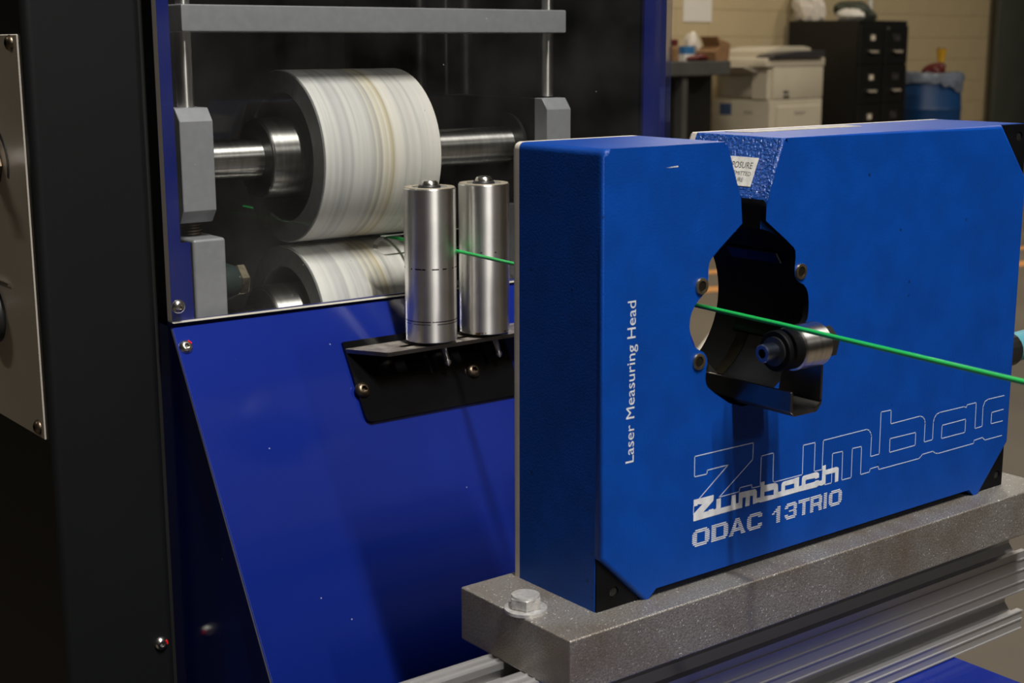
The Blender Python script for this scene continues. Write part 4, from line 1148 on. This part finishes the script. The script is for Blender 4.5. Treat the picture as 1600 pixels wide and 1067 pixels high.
bm = B(); box(bm, 0.17, 0.23, -0.004, 0.0, 0.80, 0.818); t.part('badge', bm, 'copier_dark', local=True)
bm = B(); box(bm, 0.17, 0.24, -0.004, 0.0, 0.768, 0.784); t.part('badge', bm, 'copier_dark', local=True)
bm = B(); box(bm, -0.004, 0.0, 0.33, 0.43, 0.645, 0.725); t.part('deck_sticker', bm, 'sticker_blue', 'dark blue sticker', local=True)
bm = B(); box(bm, -0.004, 0.0, 0.14, 0.22, 0.66, 0.68); t.part('deck_badge', bm, 'copier_grey', local=True)

# workbench with its clutter
t = othing('workbench', 'dark grey steel workbench against the block wall beside the copier', 'workbench', -3.30, 0.05, 0.0)
bm = B(); box(bm, 0.0, 1.68, 0.0, 0.62, 0.94, 1.036, 0.006, 1); t.part('top', bm, 'bench_grey', local=True)
for x in (0.02, 1.17):
    for y in (0.03, 0.54):
        bm = B(); box(bm, x, x + 0.06, y, y + 0.06, 0.0, 0.94); t.part('leg', bm, 'bench_grey', local=True)
bm = B(); box(bm, 0.0, 1.67, 0.15, 0.165, 0.05, 0.94); t.part('back_board', bm, 'file_black', local=True)
bm = B(); box(bm, 0.05, 1.57, 0.17, 0.585, 0.18, 0.21); t.part('shelf', bm, 'file_black', local=True)
t = othing('spray_bottle', 'pale bottle with a red cap at the end of the workbench', 'bottle', -1.99, 0.26, 1.036)
bm = B(); lathe(bm, [(0, 0.030), (0.004, 0.033), (0.085, 0.033), (0.100, 0.022), (0.105, 0.020)], (0, 0, 0), (0, 0, 1), 18); t.part('bottle', bm, 'cardboard', local=True)
bm = B(); lathe(bm, [(0.105, 0.026), (0.140, 0.026), (0.145, 0.020)], (0, 0, 0), (0, 0, 1), 18); t.part('cap', bm, 'red', 'red cap', local=True)
t = othing('tissue_box', 'small blue and white carton on the workbench', 'box', -1.87, 0.27, 1.036)
bm = B(); box(bm, -0.055, 0.055, -0.05, 0.05, 0.0, 0.045); t.part('lower_half', bm, 'paper', local=True)
bm = B(); box(bm, -0.055, 0.055, -0.05, 0.05, 0.045, 0.098); t.part('upper_half', bm, 'blue_box', local=True)
lumpy('red_rag', 'red crumpled rag lying on the workbench', 'rag', 'red', -1.90, 0.13, 1.036, (0.075, 0.05, 0.032), 12)
lumpy('white_bag', 'white crumpled bag on the workbench behind the cardboard box', 'bag', 'bag_white', -1.665, 0.36, 1.036, (0.058, 0.055, 0.105), 31, 9)
t = othing('cardboard_box', 'brown open cardboard box on the workbench beside the copier', 'box', -1.755, 0.08, 1.036, rot=0.0)
bm = B(); prism(bm, [(0.0, 0.0), (0.150, 0.0), (0.165, 0.115), (0.06, 0.100), (-0.012, 0.060)], 'Y', 0.0, 0.16); t.part('carton', bm, 'cardboard', local=True)
bm = B(); prism(bm, [(0.060, 0.100), (0.160, 0.118), (0.155, 0.123), (0.055, 0.145), (0.020, 0.165), (0.018, 0.160)], 'Y', 0.01, 0.15); t.part('flap', bm, 'cardboard', local=True)
bm = B(); tube(bm, [office(-2.02, 0.42, 1.040), office(-2.04, 0.44, 1.20), office(-2.00, 0.46, 1.235), office(-1.94, 0.44, 1.20), office(-1.90, 0.42, 1.12), office(-1.885, 0.40, 1.042)], 0.006, 8)
o = obj('loose_cable', bm, 'cable_blue'); recentre(o, office(-1.95, 0.30, 1.036)); tag(o, 'pale blue cable arching over the workbench carton', 'cable')

# blue drum with a plastic liner and rubbish on it
t = othing('waste_drum', 'blue plastic drum with a clear liner beside the filing cabinets', 'drum', 1.66, 0.28, 0.0)
bm = B(); lathe(bm, [(0, 0.255), (0.02, 0.270), (0.28, 0.285), (0.30, 0.292), (0.32, 0.285), (0.58, 0.285), (0.60, 0.292), (0.62, 0.285), (0.86, 0.272), (0.88, 0.268)], (0, 0, 0), (0, 0, 1), 40); t.part('drum', bm, 'drum_blue', local=True)
rnd = random.Random(4)
bm = B(); rings = []
prof = [(0.79, 0.292), (0.82, 0.296), (0.86, 0.298), (0.900, 0.285), (0.908, 0.262), (0.885, 0.235)]
for h, r in prof:
    rings.append([bm.verts.new(((r + rnd.uniform(-.008, .008)) * math.cos(2 * PI * i / 40), (r + rnd.uniform(-.008, .008)) * math.sin(2 * PI * i / 40), h + (0.05 * math.sin(2 * PI * i / 40 * 2 + 1) + rnd.uniform(-.02, .02) if h == 0.79 else rnd.uniform(-.008, .008)))) for i in range(40)])
for a, b_ in zip(rings[:-1], rings[1:]):
    for i in range(40):
        bm.faces.new((a[i], a[(i + 1) % 40], b_[(i + 1) % 40], b_[i]))
t.part('liner', bm, 'liner', 'milky plastic liner', local=True)
lumpy('red_cloth', 'dark red cloth heaped on top of the blue drum', 'cloth', 'red', 1.62, 0.20, 0.882, (0.085, 0.08, 0.062), 21)
t = othing('yellow_cup', 'yellow cup standing on the red cloth over the blue drum', 'cup', 1.715, 0.20, 0.992)
bm = B(); lathe(bm, [(0, 0.030), (0.10, 0.042), (0.105, 0.044), (0.108, 0.040), (0.10, 0.038), (0.01, 0.026)], (0, 0, 0), (0, 0, 1), 20); t.part('cup', bm, 'yellow', local=True)
bm = B(); lathe(bm, [(0, 0.040), (0.016, 0.040), (0.022, 0.030)], (0, 0, 0.100), (0, 0, 1), 20); t.part('lid', bm, 'cardboard', local=True)
# even shading across the flat faces of the rounded-edge parts
for o in bpy.data.objects:
    if o.type == 'MESH' and o.name.split('.')[0] in ('back_plate', 'base_plate', 'left_column', 'body', 'crossbar', 'slope_panel', 'lower_body', 'plate', 'top'):
        wn = o.modifiers.new('even_normals', 'WEIGHTED_NORMAL'); wn.keep_sharp = True; wn.weight = 100
bpy.context.view_layer.update()
